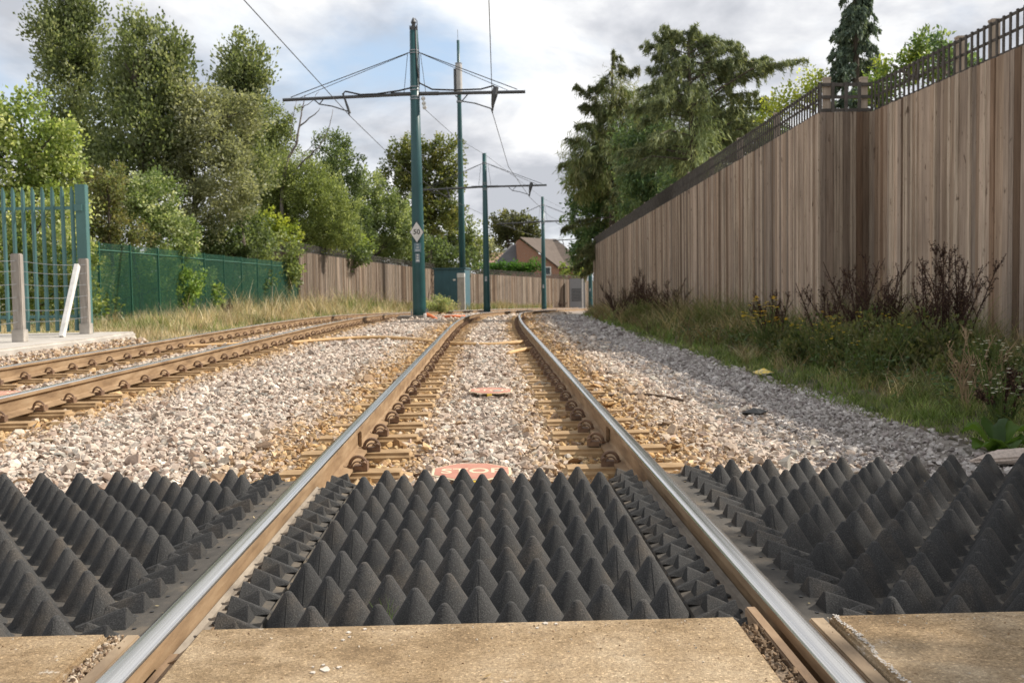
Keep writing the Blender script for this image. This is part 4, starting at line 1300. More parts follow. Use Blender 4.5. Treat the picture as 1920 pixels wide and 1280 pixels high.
def crown_arrays(blobs, leaf, wid, pal, dens=1.0, clump=.34, up=.2, droop=0.0, shell=.55, spike=0.0, dark=1.0):
    vs_, cs_ = [], []
    pal = np.array(pal)
    for (cx_, cy_, cz_, rx, ry, rz) in blobs:
        area = 4 * math.pi * ((rx * ry) ** 1.6 / 3 + (rx * rz) ** 1.6 / 3 + (ry * rz) ** 1.6 / 3) ** (1 / 1.6)
        nc = max(8, int(area / (clump ** 2 * 1.75)))
        d = unit(nc)
        rad = shell + (1.04 - shell) * RNG.random(nc) ** .6
        rad *= 1 + .10 * RNG.normal(0, 1, nc)
        P = np.array([cx_, cy_, cz_]) + d * np.array([rx, ry, rz]) * rad[:, None]
        nl = int(dens * 7.5 * clump ** 2 / (leaf * wid) * .55) + 4
        ct = RNG.random(nc)
        for_ax = d * .6 + unit(nc) * .5 + np.array([0, 0, up])
        for_ax /= np.linalg.norm(for_ax, axis=1, keepdims=True)
        n_ = nc * nl
        ci = np.repeat(np.arange(nc), nl)
        g = RNG.normal(0, 1, (n_, 3)); g /= np.linalg.norm(g, axis=1, keepdims=True); g *= (RNG.random(n_) ** .45)[:, None]
        cs = clump * RNG.uniform(.65, 1.25, nc)[ci]
        stretch = 1 + spike * RNG.random(nc)[ci]
        off_ = g * cs[:, None]
        ax = for_ax[ci]
        off_ += ax * (np.sum(off_ * ax, 1) * (stretch - 1))[:, None]
        C = P[ci] + off_
        dr = g * .7 + d[ci] * .4 + unit(n_) * .7 + np.array([0, 0, up - droop])
        nr = unit(n_) * .8 + d[ci] * .5 + np.array([0, 0, .6])
        L = leaf * RNG.uniform(.65, 1.3, n_); Wd = wid * RNG.uniform(.7, 1.25, n_)
        vs_.append(leaf_quads(C, dr, nr, L, Wd))
        t = np.clip(ct[ci] * .7 + RNG.random(n_) * .45 - .08, 0, .999)
        k = t * (len(pal) - 1); k0 = k.astype(int); fr = (k - k0)[:, None]
        c = (pal[k0] * (1 - fr) + pal[np.minimum(k0 + 1, len(pal) - 1)] * fr) * np.exp(RNG.normal(0, .13, (n_, 1))) * dark * 1.85
        cs_.append(np.repeat(c, 4, 0))
    return np.concatenate(vs_), np.concatenate(cs_)

def limb(mb, a, b, r0, r1, sag=0.0, n=7, wob=.06):
    a, b = Vector(a), Vector(b); L = (b - a).length
    P = []
    for k in range(n + 1):
        t = k / n; p = a.lerp(b, t)
        if 0 < k < n: p += Vector((random.gauss(0, wob), random.gauss(0, wob), random.gauss(0, wob * .4))) * L * .35
        p.z += sag * L * math.sin(math.pi * t)
        P.append(p)
    mb.tube(P, [r0 + (r1 - r0) * k / n for k in range(n + 1)], 7, caps=False)
    return P

def tree(name, label, cat, d, basepx, blobs_px, leaf, wid, pal, group=None, trunk=.16, depth=.8, ground=None, bark=None, **kw):
    """blobs_px: (px, py, rx px, ry px[, depth offset m]) as seen from the camera, placed d metres ahead at true size"""
    s = d / F
    base = at(basepx, 560, d)
    gz = ground if ground is not None else float(zt(min(d, 120))) - .35
    root = empty(name, (base.x, base.y, gz))
    tag(root, label, cat, group)
    bl = []
    for b in blobs_px:
        dd = d + (b[4] if len(b) > 4 else random.uniform(-.5, .5))
        p = at(b[0], b[1], dd); s2 = dd / F
        rx, rz = b[2] * s2, b[3] * s2
        bl.append((p.x - base.x, p.y - base.y, p.z - gz, rx, max(.35, min(rx, rz * 1.1) * depth), rz))
    V_, c_ = crown_arrays(bl, leaf, wid, pal, **kw)
    link_mesh('crown', np_mesh('crown', V_, quads(len(V_) // 4), c_), LEAF, root)
    mb = MB()
    top = max(bl, key=lambda q: q[2])
    P = limb(mb, (0, 0, -.2), (top[0], top[1], top[2]), trunk, trunk * .2, n=9, wob=.03)
    for q in bl:
        cand = [p for p in P if p.z < q[2] - q[5] * .2] or [P[0]]
        st = cand[-1] if len(cand) else P[0]
        for _ in range(3):
            e = (q[0] + random.uniform(-.55, .55) * q[3], q[1] + random.uniform(-.5, .5) * q[4], q[2] + random.uniform(-.2, .8) * q[5])
            limb(mb, st, e, trunk * .35, trunk * .06, n=5, wob=.09)
    mb.build('trunk', bark or BARK, root, smooth=True)
    return root

G_POP = [(.050, .066, .028), (.082, .104, .044), (.125, .146, .070), (.20, .215, .13)]
G_LIGHT = [(.06, .09, .022), (.11, .15, .04), (.20, .235, .085), (.42, .43, .24)]
G_GREY = [(.070, .080, .042), (.115, .125, .070), (.17, .18, .11), (.25, .255, .18)]
G_MID = [(.052, .074, .027), (.088, .114, .042), (.135, .162, .065), (.20, .222, .105)]
G_DARK = [(.034, .052, .020), (.056, .080, .031), (.084, .112, .046), (.125, .15, .07)]
G_BROWN = [(.042, .058, .019), (.068, .086, .027), (.105, .115, .036), (.145, .135, .048)]
G_YEL = [(.09, .13, .022), (.16, .20, .035), (.24, .27, .05), (.33, .34, .09)]
LEFT = 'trees and bushes beyond the green fences'
tree('poplar_tree', 'tall dark green poplar at the far left, tallest tree, behind the pale maple', 'tree', 46, 130, [(112, 20, 40, 66), (150, 5, 34, 60), (90, 60, 34, 70), (128, 100, 58, 80), (165, 70, 34, 80), (130, 180, 62, 80), (150, 260, 68, 75), (170, 330, 80, 70)], .17, .11, G_POP, LEFT, .26, clump=.55, up=.8, spike=1.4, shell=.35)
tree('poplar_tree', 'broad dark green poplar second from the left, with spiky upright twigs', 'tree', 44, 280, [(262, 90, 38, 60), (300, 100, 36, 62), (235, 130, 34, 75), (330, 150, 34, 75), (285, 170, 66, 85), (275, 240, 84, 85), (250, 315, 82, 75), (345, 225, 46, 80), (215, 190, 40, 90)], .17, .11, G_POP, LEFT, .26, clump=.55, up=.8, spike=1.4, shell=.35)
tree('poplar_tree', 'small round topped poplar standing clear against the sky left of the bare twigs', 'tree', 48, 455, [(444, 105, 26, 46), (468, 112, 24, 46), (452, 150, 46, 44), (430, 150, 24, 40), (482, 150, 22, 42), (445, 178, 38, 36), (450, 230, 50, 60), (460, 300, 60, 60)], .17, .11, G_POP, LEFT, .22, clump=.5, up=.7, spike=1.3, shell=.3)
tree('maple_tree', 'pale yellow green maple at the left edge above the palisade fence', 'tree', 28, 40, [(40, 230, 60, 62), (95, 275, 55, 55), (20, 320, 70, 70), (110, 330, 50, 45), (-40, 270, 60, 80), (60, 390, 95, 60)], .115, .085, G_LIGHT, LEFT, .14, clump=.32, shell=.5)
tree('willow_tree', 'grey green loose willow in the middle of the left thicket', 'tree', 44, 370, [(350, 205, 62, 55), (395, 260, 72, 65), (330, 300, 70, 70), (420, 330, 75, 70), (360, 390, 85, 60), (440, 210, 50, 45)], .15, .085, G_GREY, LEFT, .22, clump=.45, spike=.8, shell=.45)
tree('alder_tree', 'dark olive tree with sky gaps just left of the bare twigs', 'tree', 60, 500, [(505, 225, 50, 45), (520, 265, 40, 40), (480, 280, 55, 50), (500, 340, 70, 60)], .14, .09, G_MID, LEFT, .2, clump=.4, shell=.35, dark=.85)
tree('willow_tree', 'fresh green feathery willow below the bare twigs', 'tree', 58, 560, [(520, 340, 60, 50), (560, 350, 60, 50), (600, 390, 65, 55), (540, 410, 80, 55), (480, 400, 60, 60), (630, 430, 45, 35)], .15, .06, [(.068, .090, .031), (.105, .132, .046), (.150, .180, .066), (.21, .235, .11)], LEFT, .2, clump=.36, spike=1.1, up=.4)
tree('ash_tree', 'mid green tree with a rounded top right of the bare twigs', 'tree', 72, 640, [(622, 280, 34, 30), (635, 320, 46, 40), (610, 350, 48, 45), (655, 370, 45, 45), (640, 420, 70, 45)], .19, .12, G_DARK, LEFT, .22, clump=.5, shell=.4)
tree('sycamore_tree', 'leafy bright topped sycamore left of the nearest mast', 'tree', 77, 700, [(685, 345, 34, 30), (690, 385, 55, 42), (725, 405, 48, 45), (700, 440, 75, 40), (750, 450, 40, 38)], .17, .13, [(.060, .085, .034), (.098, .128, .052), (.150, .180, .082), (.22, .245, .13)], LEFT, .2, clump=.42, shell=.45)
tree('maple_tree', 'brown tinged open maple directly behind the nearest mast', 'tree', 88, 790, [(770, 290, 45, 36), (830, 285, 38, 34), (745, 330, 40, 38), (800, 340, 50, 40), (845, 335, 26, 34), (780, 390, 60, 40), (830, 400, 42, 42)], .24, .17, G_BROWN, LEFT, .28, clump=.52, shell=.3, dens=1.1)
tree('oak_tree', 'dark green tree at the right end of the thicket behind the radio mast', 'tree', 98, 850, [(820, 440, 50, 42), (865, 440, 34, 34), (880, 465, 28, 30), (840, 480, 50, 28), (780, 470, 40, 35)], .28, .19, G_MID, LEFT, .3, clump=.62, dark=.8)
tree('hawthorn_bush', 'bushy pale topped hawthorn behind the left end of the mesh fence', 'bush', 36, 270, [(235, 365, 55, 40), (290, 370, 50, 50), (265, 425, 70, 40), (325, 440, 45, 40)], .105, .075, [(.05, .08, .025), (.085, .12, .04), (.17, .20, .10), (.36, .38, .26)], LEFT, .1, clump=.30)
tree('hawthorn_bush', 'slightly brown tinted hawthorn between the pale maple and the mesh fence', 'bush', 34, 215, [(200, 350, 40, 40), (195, 400, 40, 45), (235, 440, 50, 30), (170, 440, 45, 45)], .10, .07, [(.055, .068, .025), (.085, .10, .036), (.12, .105, .05), (.14, .16, .055)], LEFT, .1, clump=.28)
tree('elder_bush', 'dark shrub behind the middle of the mesh fence under the willow', 'bush', 45, 420, [(390, 450, 60, 40), (450, 440, 60, 45), (350, 470, 60, 40), (410, 520, 90, 45)], .13, .09, G_DARK, LEFT, .12, clump=.36)
tree('elder_bush', 'light green shrub seen through the near end of the mesh fence', 'bush', 36, 240, [(215, 510, 45, 50), (270, 520, 50, 50), (330, 540, 45, 45), (240, 560, 60, 40)], .11, .08, [(.045, .08, .018), (.085, .135, .03), (.14, .20, .05), (.2, .25, .08)], LEFT, .08, clump=.3)
tree('sycamore_sapling', 'yellow green sapling over the corner of the far board fence', 'bush', 56, 515, [(505, 425, 34, 28), (540, 440, 26, 22), (490, 450, 30, 20)], .17, .13, G_YEL, LEFT, .07, clump=.34)
tree('sycamore_sapling', 'yellow green sapling behind the far board fence midway to the nearest mast', 'bush', 66, 630, [(605, 430, 26, 22), (640, 445, 30, 20), (680, 455, 22, 18)], .20, .15, [(.08, .12, .022), (.13, .175, .035), (.19, .235, .05), (.26, .28, .08)], LEFT, .07, clump=.38)
tree('sycamore_sapling', 'light green sapling over the board fence just left of the nearest mast', 'bush', 80, 735, [(725, 460, 28, 20), (750, 475, 30, 14), (690, 465, 22, 14)], .2, .15, G_MID, LEFT, .07, clump=.42)
tree('hazel_bush', 'sunlit bush behind the palisade fence', 'bush', 25, 70, [(60, 420, 80, 50), (130, 480, 55, 60), (20, 500, 80, 60), (90, 560, 90, 50)], .10, .075, G_LIGHT, LEFT, .08, clump=.28, dark=.8)

tree('bramble_thicket', 'low tangled brambles behind the near half of the mesh fence', 'bush', 39, 260, [(150, 520, 60, 60), (230, 510, 60, 60), (310, 515, 60, 55), (180, 560, 70, 40), (270, 560, 70, 40), (350, 520, 50, 50), (360, 560, 60, 35)], .12, .09, [(.045, .08, .02), (.085, .13, .032), (.14, .19, .055), (.21, .25, .09)], LEFT, .06, clump=.34)
tree('bramble_thicket', 'low tangled brambles behind the far half of the mesh fence below the willow', 'bush', 49, 460, [(400, 500, 50, 50), (460, 490, 50, 50), (520, 485, 50, 50), (440, 530, 60, 30), (500, 525, 60, 30)], .16, .12, G_MID, LEFT, .06, clump=.42)
tree('bramble_thicket', 'dense brambles behind the palisade fence below the pale maple', 'bush', 31, 60, [(-10, 480, 60, 80), (50, 500, 60, 80), (110, 500, 60, 80), (160, 540, 50, 60), (30, 570, 90, 50), (110, 575, 90, 50)], .11, .08, G_LIGHT, LEFT, .06, clump=.30, dark=.8)
tree('elder_bush', 'dark elder filling the gap below the feathery willow behind the far board fence', 'bush', 64, 580, [(560, 450, 50, 40), (610, 455, 50, 40), (520, 445, 40, 40), (650, 470, 50, 35)], .2, .14, G_DARK, LEFT, .1, clump=.5)
tree('elder_bush', 'dark elder filling the gap below the sycamore left of the nearest mast', 'bush', 82, 720, [(690, 470, 50, 35), (740, 480, 50, 35), (800, 480, 50, 35), (850, 490, 40, 25)], .26, .18, G_DARK, LEFT, .1, clump=.6)
# bare twisted twigs
q = at(545, 420, 57)
bt = empty('bare_tree', (q.x, q.y, -.5))
tag(bt, 'bare grey twisted branches reaching above the feathery willow', 'tree', LEFT)
mb = MB()
def poly_branch(pxs, r0, r1, d=57):
    P = [at(px, py, d) - Vector((q.x, q.y, -.5)) for px, py in pxs]; n_ = len(P)
    Q = []
    for k in range(n_ - 1):
        for t in (0, .33, .66): Q.append(P[k].lerp(P[k + 1], t) + Vector((random.gauss(0, .02), random.gauss(0, .08), random.gauss(0, .02))))
    Q.append(P[-1]); m_ = len(Q)
    mb.tube(Q, [(r0 + (r1 - r0) * k / (m_ - 1)) * 1.5 for k in range(m_)], 6)
poly_branch([(535, 560), (530, 450), (528, 350), (540, 300), (556, 270), (562, 235), (566, 205), (572, 178)], .085, .012)
poly_branch([(562, 235), (590, 215), (600, 203)], .03, .008)
poly_branch([(556, 270), (545, 250), (556, 190)], .025, .008)
poly_branch([(566, 205), (585, 190), (598, 172)], .02, .007)
poly_branch([(530, 350), (565, 305), (590, 285), (608, 262), (618, 235), (624, 205)], .04, .008)
poly_branch([(565, 305), (572, 285), (590, 270), (612, 240)], .018, .006)
poly_branch([(575, 312), (588, 278), (590, 250)], .014, .005)
mb.build('trunk', GREYBARK, bt, smooth=True)

# conifers
def conifer(name, label, d, basepx, toppy, branches, sprays, pal, ln=.34, wd=.035, fill=(), group=None, trunk=.2, n_spray=26, lean=0.0, needle_r=.2, bot=560):
    """branches: (start py on trunk, end px, end py, depth offset) - drooping sprays hang from each branch"""
    base = at(basepx, 560, d); gz = float(zt(min(d, 120))) - .35
    root = empty(name, (base.x, base.y, gz)); tag(root, label, 'tree', group)
    o = Vector((base.x, base.y, gz))
    mb = MB(); tops = at(basepx + lean, toppy, d) - o
    mb.tube([(0, 0, -.2), (tops.x * .3, 0, tops.z * .4), (tops.x * .7, tops.y, tops.z * .75), tuple(tops)], [trunk, trunk * .8, trunk * .45, .02], 8)
    vs_, cs_ = [], []
    pal = np.array(pal)
    for (py0, ex, ey, dz) in branches:
        if 1115 < ex < 1540 and basepx > 1200 and ey > 425 - (ex - 1115) * .628 - 50: ex = max(ex, 1275); dz = abs(dz) + .7
        t = (560 - py0) / (560 - toppy)
        a = at(basepx + lean * t, py0, d) - o
        b = at(ex, ey, d + dz) - o
        L = (b - a).length
        mid = a.lerp(b, .55); mid.z += .10 * L - (0.0)
        P = [a.lerp(mid, k / 5) for k in range(5)] + [mid.lerp(b, k / 5) for k in range(6)]
        r0 = max(.015, .016 * L)
        mb.tube(P, [r0 + (.006 - r0) * k / (len(P) - 1) for k in range(len(P))], 5, caps=False)
        bd0 = np.array((b - a).normalized()[:])
        sd0 = np.cross(bd0, [0, 0, 1]); sd0 /= np.linalg.norm(sd0) + 1e-6
        segs = [(np.array([p[:] for p in P]), L)]
        for q_ in range(int(3 + 2.2 * L)):
            t0 = random.uniform(.25, .98); kf = t0 * (len(P) - 1); k0_ = min(int(kf), len(P) - 2)
            p0 = np.array(P[k0_].lerp(P[k0_ + 1], kf - k0_)[:])
            sl_ = random.uniform(.35, .75) * sprays * (1.5 - .6 * t0)
            d_ = bd0 * random.uniform(.4, 1.0) + sd0 * random.choice([-1, 1]) * random.uniform(.3, 1.0) + np.array([0, 0, random.uniform(-.35, .55)])
            d_ /= np.linalg.norm(d_)
            tt_ = np.linspace(0, 1, 6)[:, None]
            segs.append((p0 + d_ * tt_ * sl_ + np.array([0, 0, -.35]) * sl_ * tt_ ** 2, sl_))
        for PA, Ls in segs:
            ns = max(6, int(n_spray * Ls))
            tt = RNG.random(ns) ** .7
            kk = tt * (len(PA) - 1); k0 = np.minimum(kk.astype(int), len(PA) - 2); fr = (kk - k0)[:, None]
            C0 = PA[k0] * (1 - fr) + PA[k0 + 1] * fr
            bd = PA[-1] - PA[0]; bd = bd / (np.linalg.norm(bd) + 1e-6)
            sl = RNG.uniform(.15, 1.0, ns) ** 1.5 * sprays * .75 * np.clip(1.15 - .75 * tt, .2, 1)
            pt = RNG.random(ns)
            m_ = 6
            for q_ in range(m_):
                f = (q_ + RNG.random(ns)) / m_
                C = C0 + np.array([0, 0, -1.0]) * (f * sl)[:, None] + bd * (f * sl * .3)[:, None] + RNG.normal(0, .022, (ns, 3)) * (needle_r / .2)
                dr = np.array([0, 0, -.8]) + bd * .5 + RNG.normal(0, .45, (ns, 3))
                vs_.append(leaf_quads(C, dr, unit(ns), ln * RNG.uniform(.5, 1.2, ns), wd * RNG.uniform(.7, 1.3, ns)))
                tcol = np.clip(pt * .75 + RNG.random(ns) * .35 - .05, 0, .999) * (len(pal) - 1); c0 = tcol.astype(int); cf = (tcol - c0)[:, None]
                c = (pal[c0] * (1 - cf) + pal[np.minimum(c0 + 1, len(pal) - 1)] * cf) * np.exp(RNG.normal(0, .12, (ns, 1)))
                cs_.append(np.repeat(c, 4, 0))
    if fill:
        bl = []
        for (fx, fy, frx, fry, fdz) in fill:
            p = at(fx, fy, d + fdz); bl.append((p.x - o.x, p.y - o.y, p.z - o.z, frx * d / F, frx * d / F * .8, fry * d / F))
        v2, c2 = crown_arrays(bl, ln * 1.2, wd * .95, pal, clump=.24, droop=.9, up=.0, shell=.25, spike=2.2, dens=.55)
        vs_.append(v2); cs_.append(c2)
    V_ = np.concatenate(vs_); c_ = np.concatenate(cs_)
    link_mesh('crown', np_mesh('crown', V_, quads(len(V_) // 4), c_), NEEDLE, root)
    mb.build('trunk', BARK, root, smooth=True)
    return root
C_CED = [(.080, .110, .055), (.14, .175, .085), (.215, .25, .115), (.34, .355, .165)]
C_CYP = [(.030, .055, .026), (.052, .086, .038), (.082, .122, .054), (.13, .155, .07)]
C_BLUE = [(.060, .095, .070), (.10, .145, .105), (.15, .20, .145), (.22, .27, .19)]
RIGHT = 'trees beyond the tall right fence'
br = []
for k in range(46):
    py0 = 80 + 330 * (k / 45)
    reach = 40 + 130 * min(1, (py0 - 60) / 200)
    ang = random.uniform(0, 2 * math.pi)
    ex = 1300 + math.cos(ang) * reach * random.uniform(.6, 1.05)
    br.append((py0, ex, py0 + random.uniform(-25, 25), math.sin(ang) * reach / F * 30 * .9))
br += [(200, 1505, 112, -.5), (190, 1440, 108, .5), (170, 1400, 100, -.3), (215, 1450, 128, .2), (240, 1450, 205, -.4), (300, 1450, 240, .4), (270, 1430, 225, 0), (110, 1215, 85, 0), (150, 1245, 65, .3), (200, 1230, 150, -.3), (120, 1340, 66, .2), (110, 1385, 90, -.2), (90, 1250, 52, 0), (140, 1420, 118, .4), (150, 1470, 120, -.2), (130, 1230, 70, .2), (170, 1215, 130, .2), (190, 1200, 175, -.2), (220, 1205, 225, 0), (160, 1350, 95, .5), (180, 1390, 140, .6), (210, 1420, 175, .5), (105, 1290, 58, .1), (230, 1440, 190, .3), (95, 1270, 60, -.2), (85, 1300, 55, 0), (90, 1330, 72, .3), (100, 1375, 78, .2), (130, 1225, 105, 0), (260, 1400, 210, 1.0), (280, 1370, 240, 1.0), (300, 1340, 270, 1.2), (320, 1330, 300, 1.2), (340, 1310, 320, 1.4), (260, 1240, 255, .5), (290, 1235, 290, .8)]
conifer('cedar_tree', 'olive green drooping cedar with a long branch reaching right over the fence', 30, 1310, 75, br, .60, C_CED, .20, .024, group=RIGHT, trunk=.17, n_spray=40, lean=-20, fill=[(1314, 290, 34, 60, -.2), (1316, 230, 26, 40, -.2), (1305, 150, 34, 40, .3), (1312, 205, 44, 40, .3), (1320, 255, 52, 40, .5), (1380, 235, 40, 30, .8), (1318, 305, 42, 40, .3), (1270, 250, 34, 40, .6)])
br = []
for k in range(40):
    py0 = 110 + 400 * (k / 39)
    reach = 12 + 95 * min(1, (py0 - 95) / 230)
    ang = random.uniform(0, 2 * math.pi)
    br.append((py0, 1145 + math.cos(ang) * reach * random.uniform(.6, 1.05), py0 + random.uniform(-12, 30), math.sin(ang) * reach / F * 50))
br += [(120, 1150, 98, 0), (150, 1192, 130, 0), (230, 1080, 160, 0), (290, 1066, 262, 0), (210, 1085, 200, .3)]
conifer('cypress_tree', 'ragged topped bronze green cypress left of the drooping cedar', 58, 1148, 100, br, .8, [(.06, .085, .035), (.095, .12, .045), (.145, .155, .06), (.19, .18, .085)], .42, .046, group=RIGHT, trunk=.2, n_spray=17, fill=[(1150, 180, 40, 40, 0), (1165, 240, 58, 50, 0), (1105, 270, 46, 40, 0), (1130, 310, 75, 50, 0), (1195, 220, 45, 60, .5), (1200, 300, 60, 55, 0), (1090, 330, 36, 45, 0), (1200, 370, 50, 50, 0)])
tree('laurel_tree', 'dense dark green rounded evergreen at the left end of the right hand trees', 'tree', 63, 1130, [(1110, 345, 48, 45), (1150, 340, 60, 50), (1105, 410, 48, 50), (1160, 400, 62, 55), (1110, 455, 42, 38), (1190, 360, 60, 50), (1095, 480, 26, 30), (1220, 380, 60, 45)], .26, .13, C_CYP, RIGHT, .25, clump=.42, droop=.5, up=.0, dark=1.2)
tree('laurel_tree', 'dense dark evergreen mass under the drooping cedar behind the fence', 'tree', 37, 1340, [(1310, 325, 70, 50), (1335, 280, 70, 50), (1395, 262, 50, 40), (1360, 240, 50, 40), (1430, 245, 40, 30), (1290, 370, 55, 40)], .18, .06, C_CYP, RIGHT, .14, clump=.34, droop=.6, up=.0, spike=1.2)
tree('yew_tree', 'dark spreading yew between the ragged cypress and the drooping cedar', 'tree', 52, 1215, [(1212, 330, 58, 60), (1238, 280, 52, 60), (1205, 385, 48, 40), (1255, 350, 60, 50), (1225, 235, 36, 45), (1190, 290, 40, 50)], .26, .07, C_CYP, RIGHT, .16, clump=.42, droop=.6, up=.0, spike=1.4)
br = []
for k in range(64):
    py0 = -60 + 270 * (k / 63)
    reach = 14 + 50 * ((py0 + 80) / 290) ** .9
    ang = random.uniform(0, 2 * math.pi)
    br.append((py0, 1605 + math.cos(ang) * reach * random.uniform(.75, 1.05), py0 + random.uniform(8, 26), math.sin(ang) * reach / F * 24))
conifer('weeping_cypress', 'narrow blue green weeping conifer rising behind the fence jog', 24, 1605, -90, br, .42, C_BLUE, .15, .042, group=RIGHT, trunk=.16, n_spray=40, needle_r=.16)
tree('apple_tree', 'thin yellow green shrub just above the lattice left of the fence jog', 'bush', 24, 1490, [(1495, 175, 40, 26), (1530, 150, 24, 26), (1465, 195, 30, 22), (1440, 215, 30, 20)], .085, .055, G_YEL, RIGHT, .06, clump=.22, dens=.45, shell=.2)
tree('holly_bush', 'dark yellow green shrub behind the lattice right of the weeping conifer', 'bush', 20, 1690, [(1680, 130, 38, 26), (1720, 105, 34, 24), (1730, 85, 14, 18), (1650, 165, 40, 26), (1760, 120, 30, 30)], .09, .05, [(.03, .055, .016), (.055, .09, .022), (.10, .135, .03), (.17, .19, .04)], RIGHT, .06, clump=.22)
tree('holly_bush', 'small dark shrub tip showing above the lattice further right', 'bush', 19, 1765, [(1765, 78, 9, 14), (1770, 110, 16, 24), (1800, 130, 30, 30)], .09, .05, C_CYP, RIGHT, .05, clump=.18)
# a tree behind the near end of the fence, outside the picture to the right: its shade falls on the near mats
def plain_tree(name, label, loc, blobs, leaf, wid, pal, trunk, **kw):
    root = empty(name, loc); tag(root, label, 'tree')
    V_, c_ = crown_arrays(blobs, leaf, wid, pal, **kw)
    link_mesh('crown', np_mesh('crown', V_, quads(len(V_) // 4), c_), LEAF, root)
    mb = MB()
    for b in blobs: limb(mb, (0, 0, -.1), b[:3], trunk, trunk * .15, n=6, wob=.05)
    mb.build('trunk', BARK, root, smooth=True)
plain_tree('birch_tree', 'light leaved birch behind the near end of the tall right fence', (7.7, 4.6, -.4), [(.1, -.3, 5.4, 1.2, 1.5, .8), (-.7, -1.2, 4.8, .9, 1.2, .6), (.6, .9, 5.0, 1.1, 1.3, .8), (.9, -.6, 6.2, 1.1, 1.3, .8), (-.2, -1.6, 5.6, .9, .9, .6), (-1.0, -1.7, 5.0, .42, .5, .3), (-.7, -2.4, 5.4, .35, .4, .3)], .09, .065, G_MID, .08, clump=.26, dens=.60, shell=.1)

# round brown tree and house far behind
tree('oak_tree', 'round brownish oak standing behind the brick house', 'tree', 165, 965, [(950, 420, 26, 26), (975, 425, 30, 28), (935, 440, 18, 22), (995, 445, 18, 24), (965, 455, 38, 20)], .5, .36, [(.036, .044, .018), (.054, .062, .026), (.078, .082, .036), (.105, .105, .05)], None, .4, clump=.9, dens=1.3)
tree('garden_tree', 'grey green round bush left of the brick house roofs', 'tree', 130, 920, [(905, 470, 22, 22), (925, 470, 14, 22)], .35, .25, G_GREY, None, .2, clump=.8)
tree('garden_hedge', 'bright green clipped hedge showing above the far board fence', 'hedge', 98 + 6, 960, [(x, 503 + random.uniform(-2, 2), 14, 11, 0) for x in range(895, 1016, 11)], .22, .15, [(.025, .06, .012), (.045, .10, .02), (.07, .14, .03)], None, .1, clump=.5, ground=-2.0)
tree('garden_shrub', 'yellow green shrubs in front of the brick house eaves', 'bush', 114, 1065, [(1056, 505, 5, 14), (1072, 508, 7, 14), (1084, 505, 6, 18)], .25, .17, [(.07, .10, .025), (.12, .16, .04), (.18, .2, .06)], None, .1, clump=.45)

HY = 125.0
def hp(px, py, y=HY): return at(px, py, y)
house = empty('brick_house', (hp(1000, 520).x, HY, -2.2)); ho = house.location
tag(house, 'brown brick house with a steep grey tiled roof and gable facing the tracks', 'house')
BR = mat_brick(); RT = mat_roof('grey_brown_roof_tiles', (.080, .060, .048), (.125, .097, .078)); RG = mat_roof('grey_roof_tiles', (.085, .083, .085), (.125, .12, .12))
def L(p): return p - ho
pk = L(hp(974, 446)); ev = L(hp(1045, 501)); gl = L(hp(930, 520))
zb = -.3
W_D = 9.0
mb = MB()
# gable wall: peak at left, slope running down right (the left slope is hidden by the lower wing)
left = Vector((pk.x - .4, 0, 0))
g = [(pk.x - .35, 0, zb), (ev.x + .2, 0, zb), (ev.x + .2, 0, ev.z - .15), (pk.x, 0, pk.z - .15), (pk.x - .35, 0, pk.z - .4)]
n_ = len(g)
bk = [(x, W_D, z) for x, y, z in g]
mb.add(g + bk, [tuple(range(n_)), tuple(range(n_, 2 * n_))[::-1]] + [((k + 1) % n_, k, k + n_, (k + 1) % n_ + n_) for k in range(n_)])
mb.build('wall', BR, house)
ridge_r = L(hp(1040, 447, HY + 3)); eave_r = L(hp(1085, 500, HY + 1))
def slab_roof(pts, th, name, mat):
    mb_ = MB(); n2 = len(pts)
    P = [Vector(p) for p in pts]; nr = (P[1] - P[0]).cross(P[2] - P[0]).normalized()
    if nr.z < 0: nr = -nr
    mb_.add([p + nr * th for p in P] + P, [tuple(range(n2)), tuple(range(n2, 2 * n2))[::-1]] + [((k + 1) % n2, k, k + n2, (k + 1) % n2 + n2) for k in range(n2)])
    return mb_.build(name, mat, house)
slab_roof([(pk.x, -.25, pk.z), (ev.x, -.25, ev.z), (ev.x + 4.2, 7.0, ev.z), (pk.x + 4.6, 7.0, pk.z)], .12, 'roof', RT)
# main range behind, its long slope facing us
slab_roof([(pk.x + 2.8, 6.8, pk.z + .02), (pk.x + 2.8, 2.2, ev.z), (eave_r.x + 1.5, 2.2, ev.z - .05), (ridge_r.x + .4, 6.8, pk.z + .02)], .12, 'roof', RT)
mb = MB(); mb.box(ev.x - 1.0, eave_r.x + 1.2, 3.0, 9, zb, ev.z - .02); mb.build('wall', BR, house)
# lower grey wing on the left
w0, w1 = L(hp(918, 489)), L(hp(974, 458))
slab_roof([(w0.x + .2, -1.0, w0.z - .9), (pk.x - .38, -1.0, w0.z - .9), (pk.x - .38, 3.0, w1.z), (pk.x - 1.0, 3.0, w1.z)], .12, 'roof', RG)
mb = MB(); mb.box(w0.x + .5, pk.x - .4, -.7, 3, zb, w0.z - .95); mb.build('wall', BR, house)
wv = L(hp(1027, 508))
mb = MB(); mb.box(wv.x - .42, wv.x + .42, -.06, -.003, wv.z - .55, wv.z + .55); fr = mb.build('window', WHITE, house)
mb = MB(); mb.box(wv.x - .28, wv.x + .28, -.072, -.0605, wv.z - .42, wv.z + .42); mb.build('pane', mat_plain('dark_window_glass', (.05, .06, .07), .1), fr)
mb = MB(); mb.tube([(ev.x, -.3, ev.z - .02), (ev.x + 4.2, 6.9, ev.z - .02)], .07, 8); mb.build('gutter', BLACK, house)
h2 = empty('brick_house', (hp(940, 500, 150).x, 150, -2.5))
tag(h2, 'small house with a pink tiled roof left of the steep grey roof', 'house')
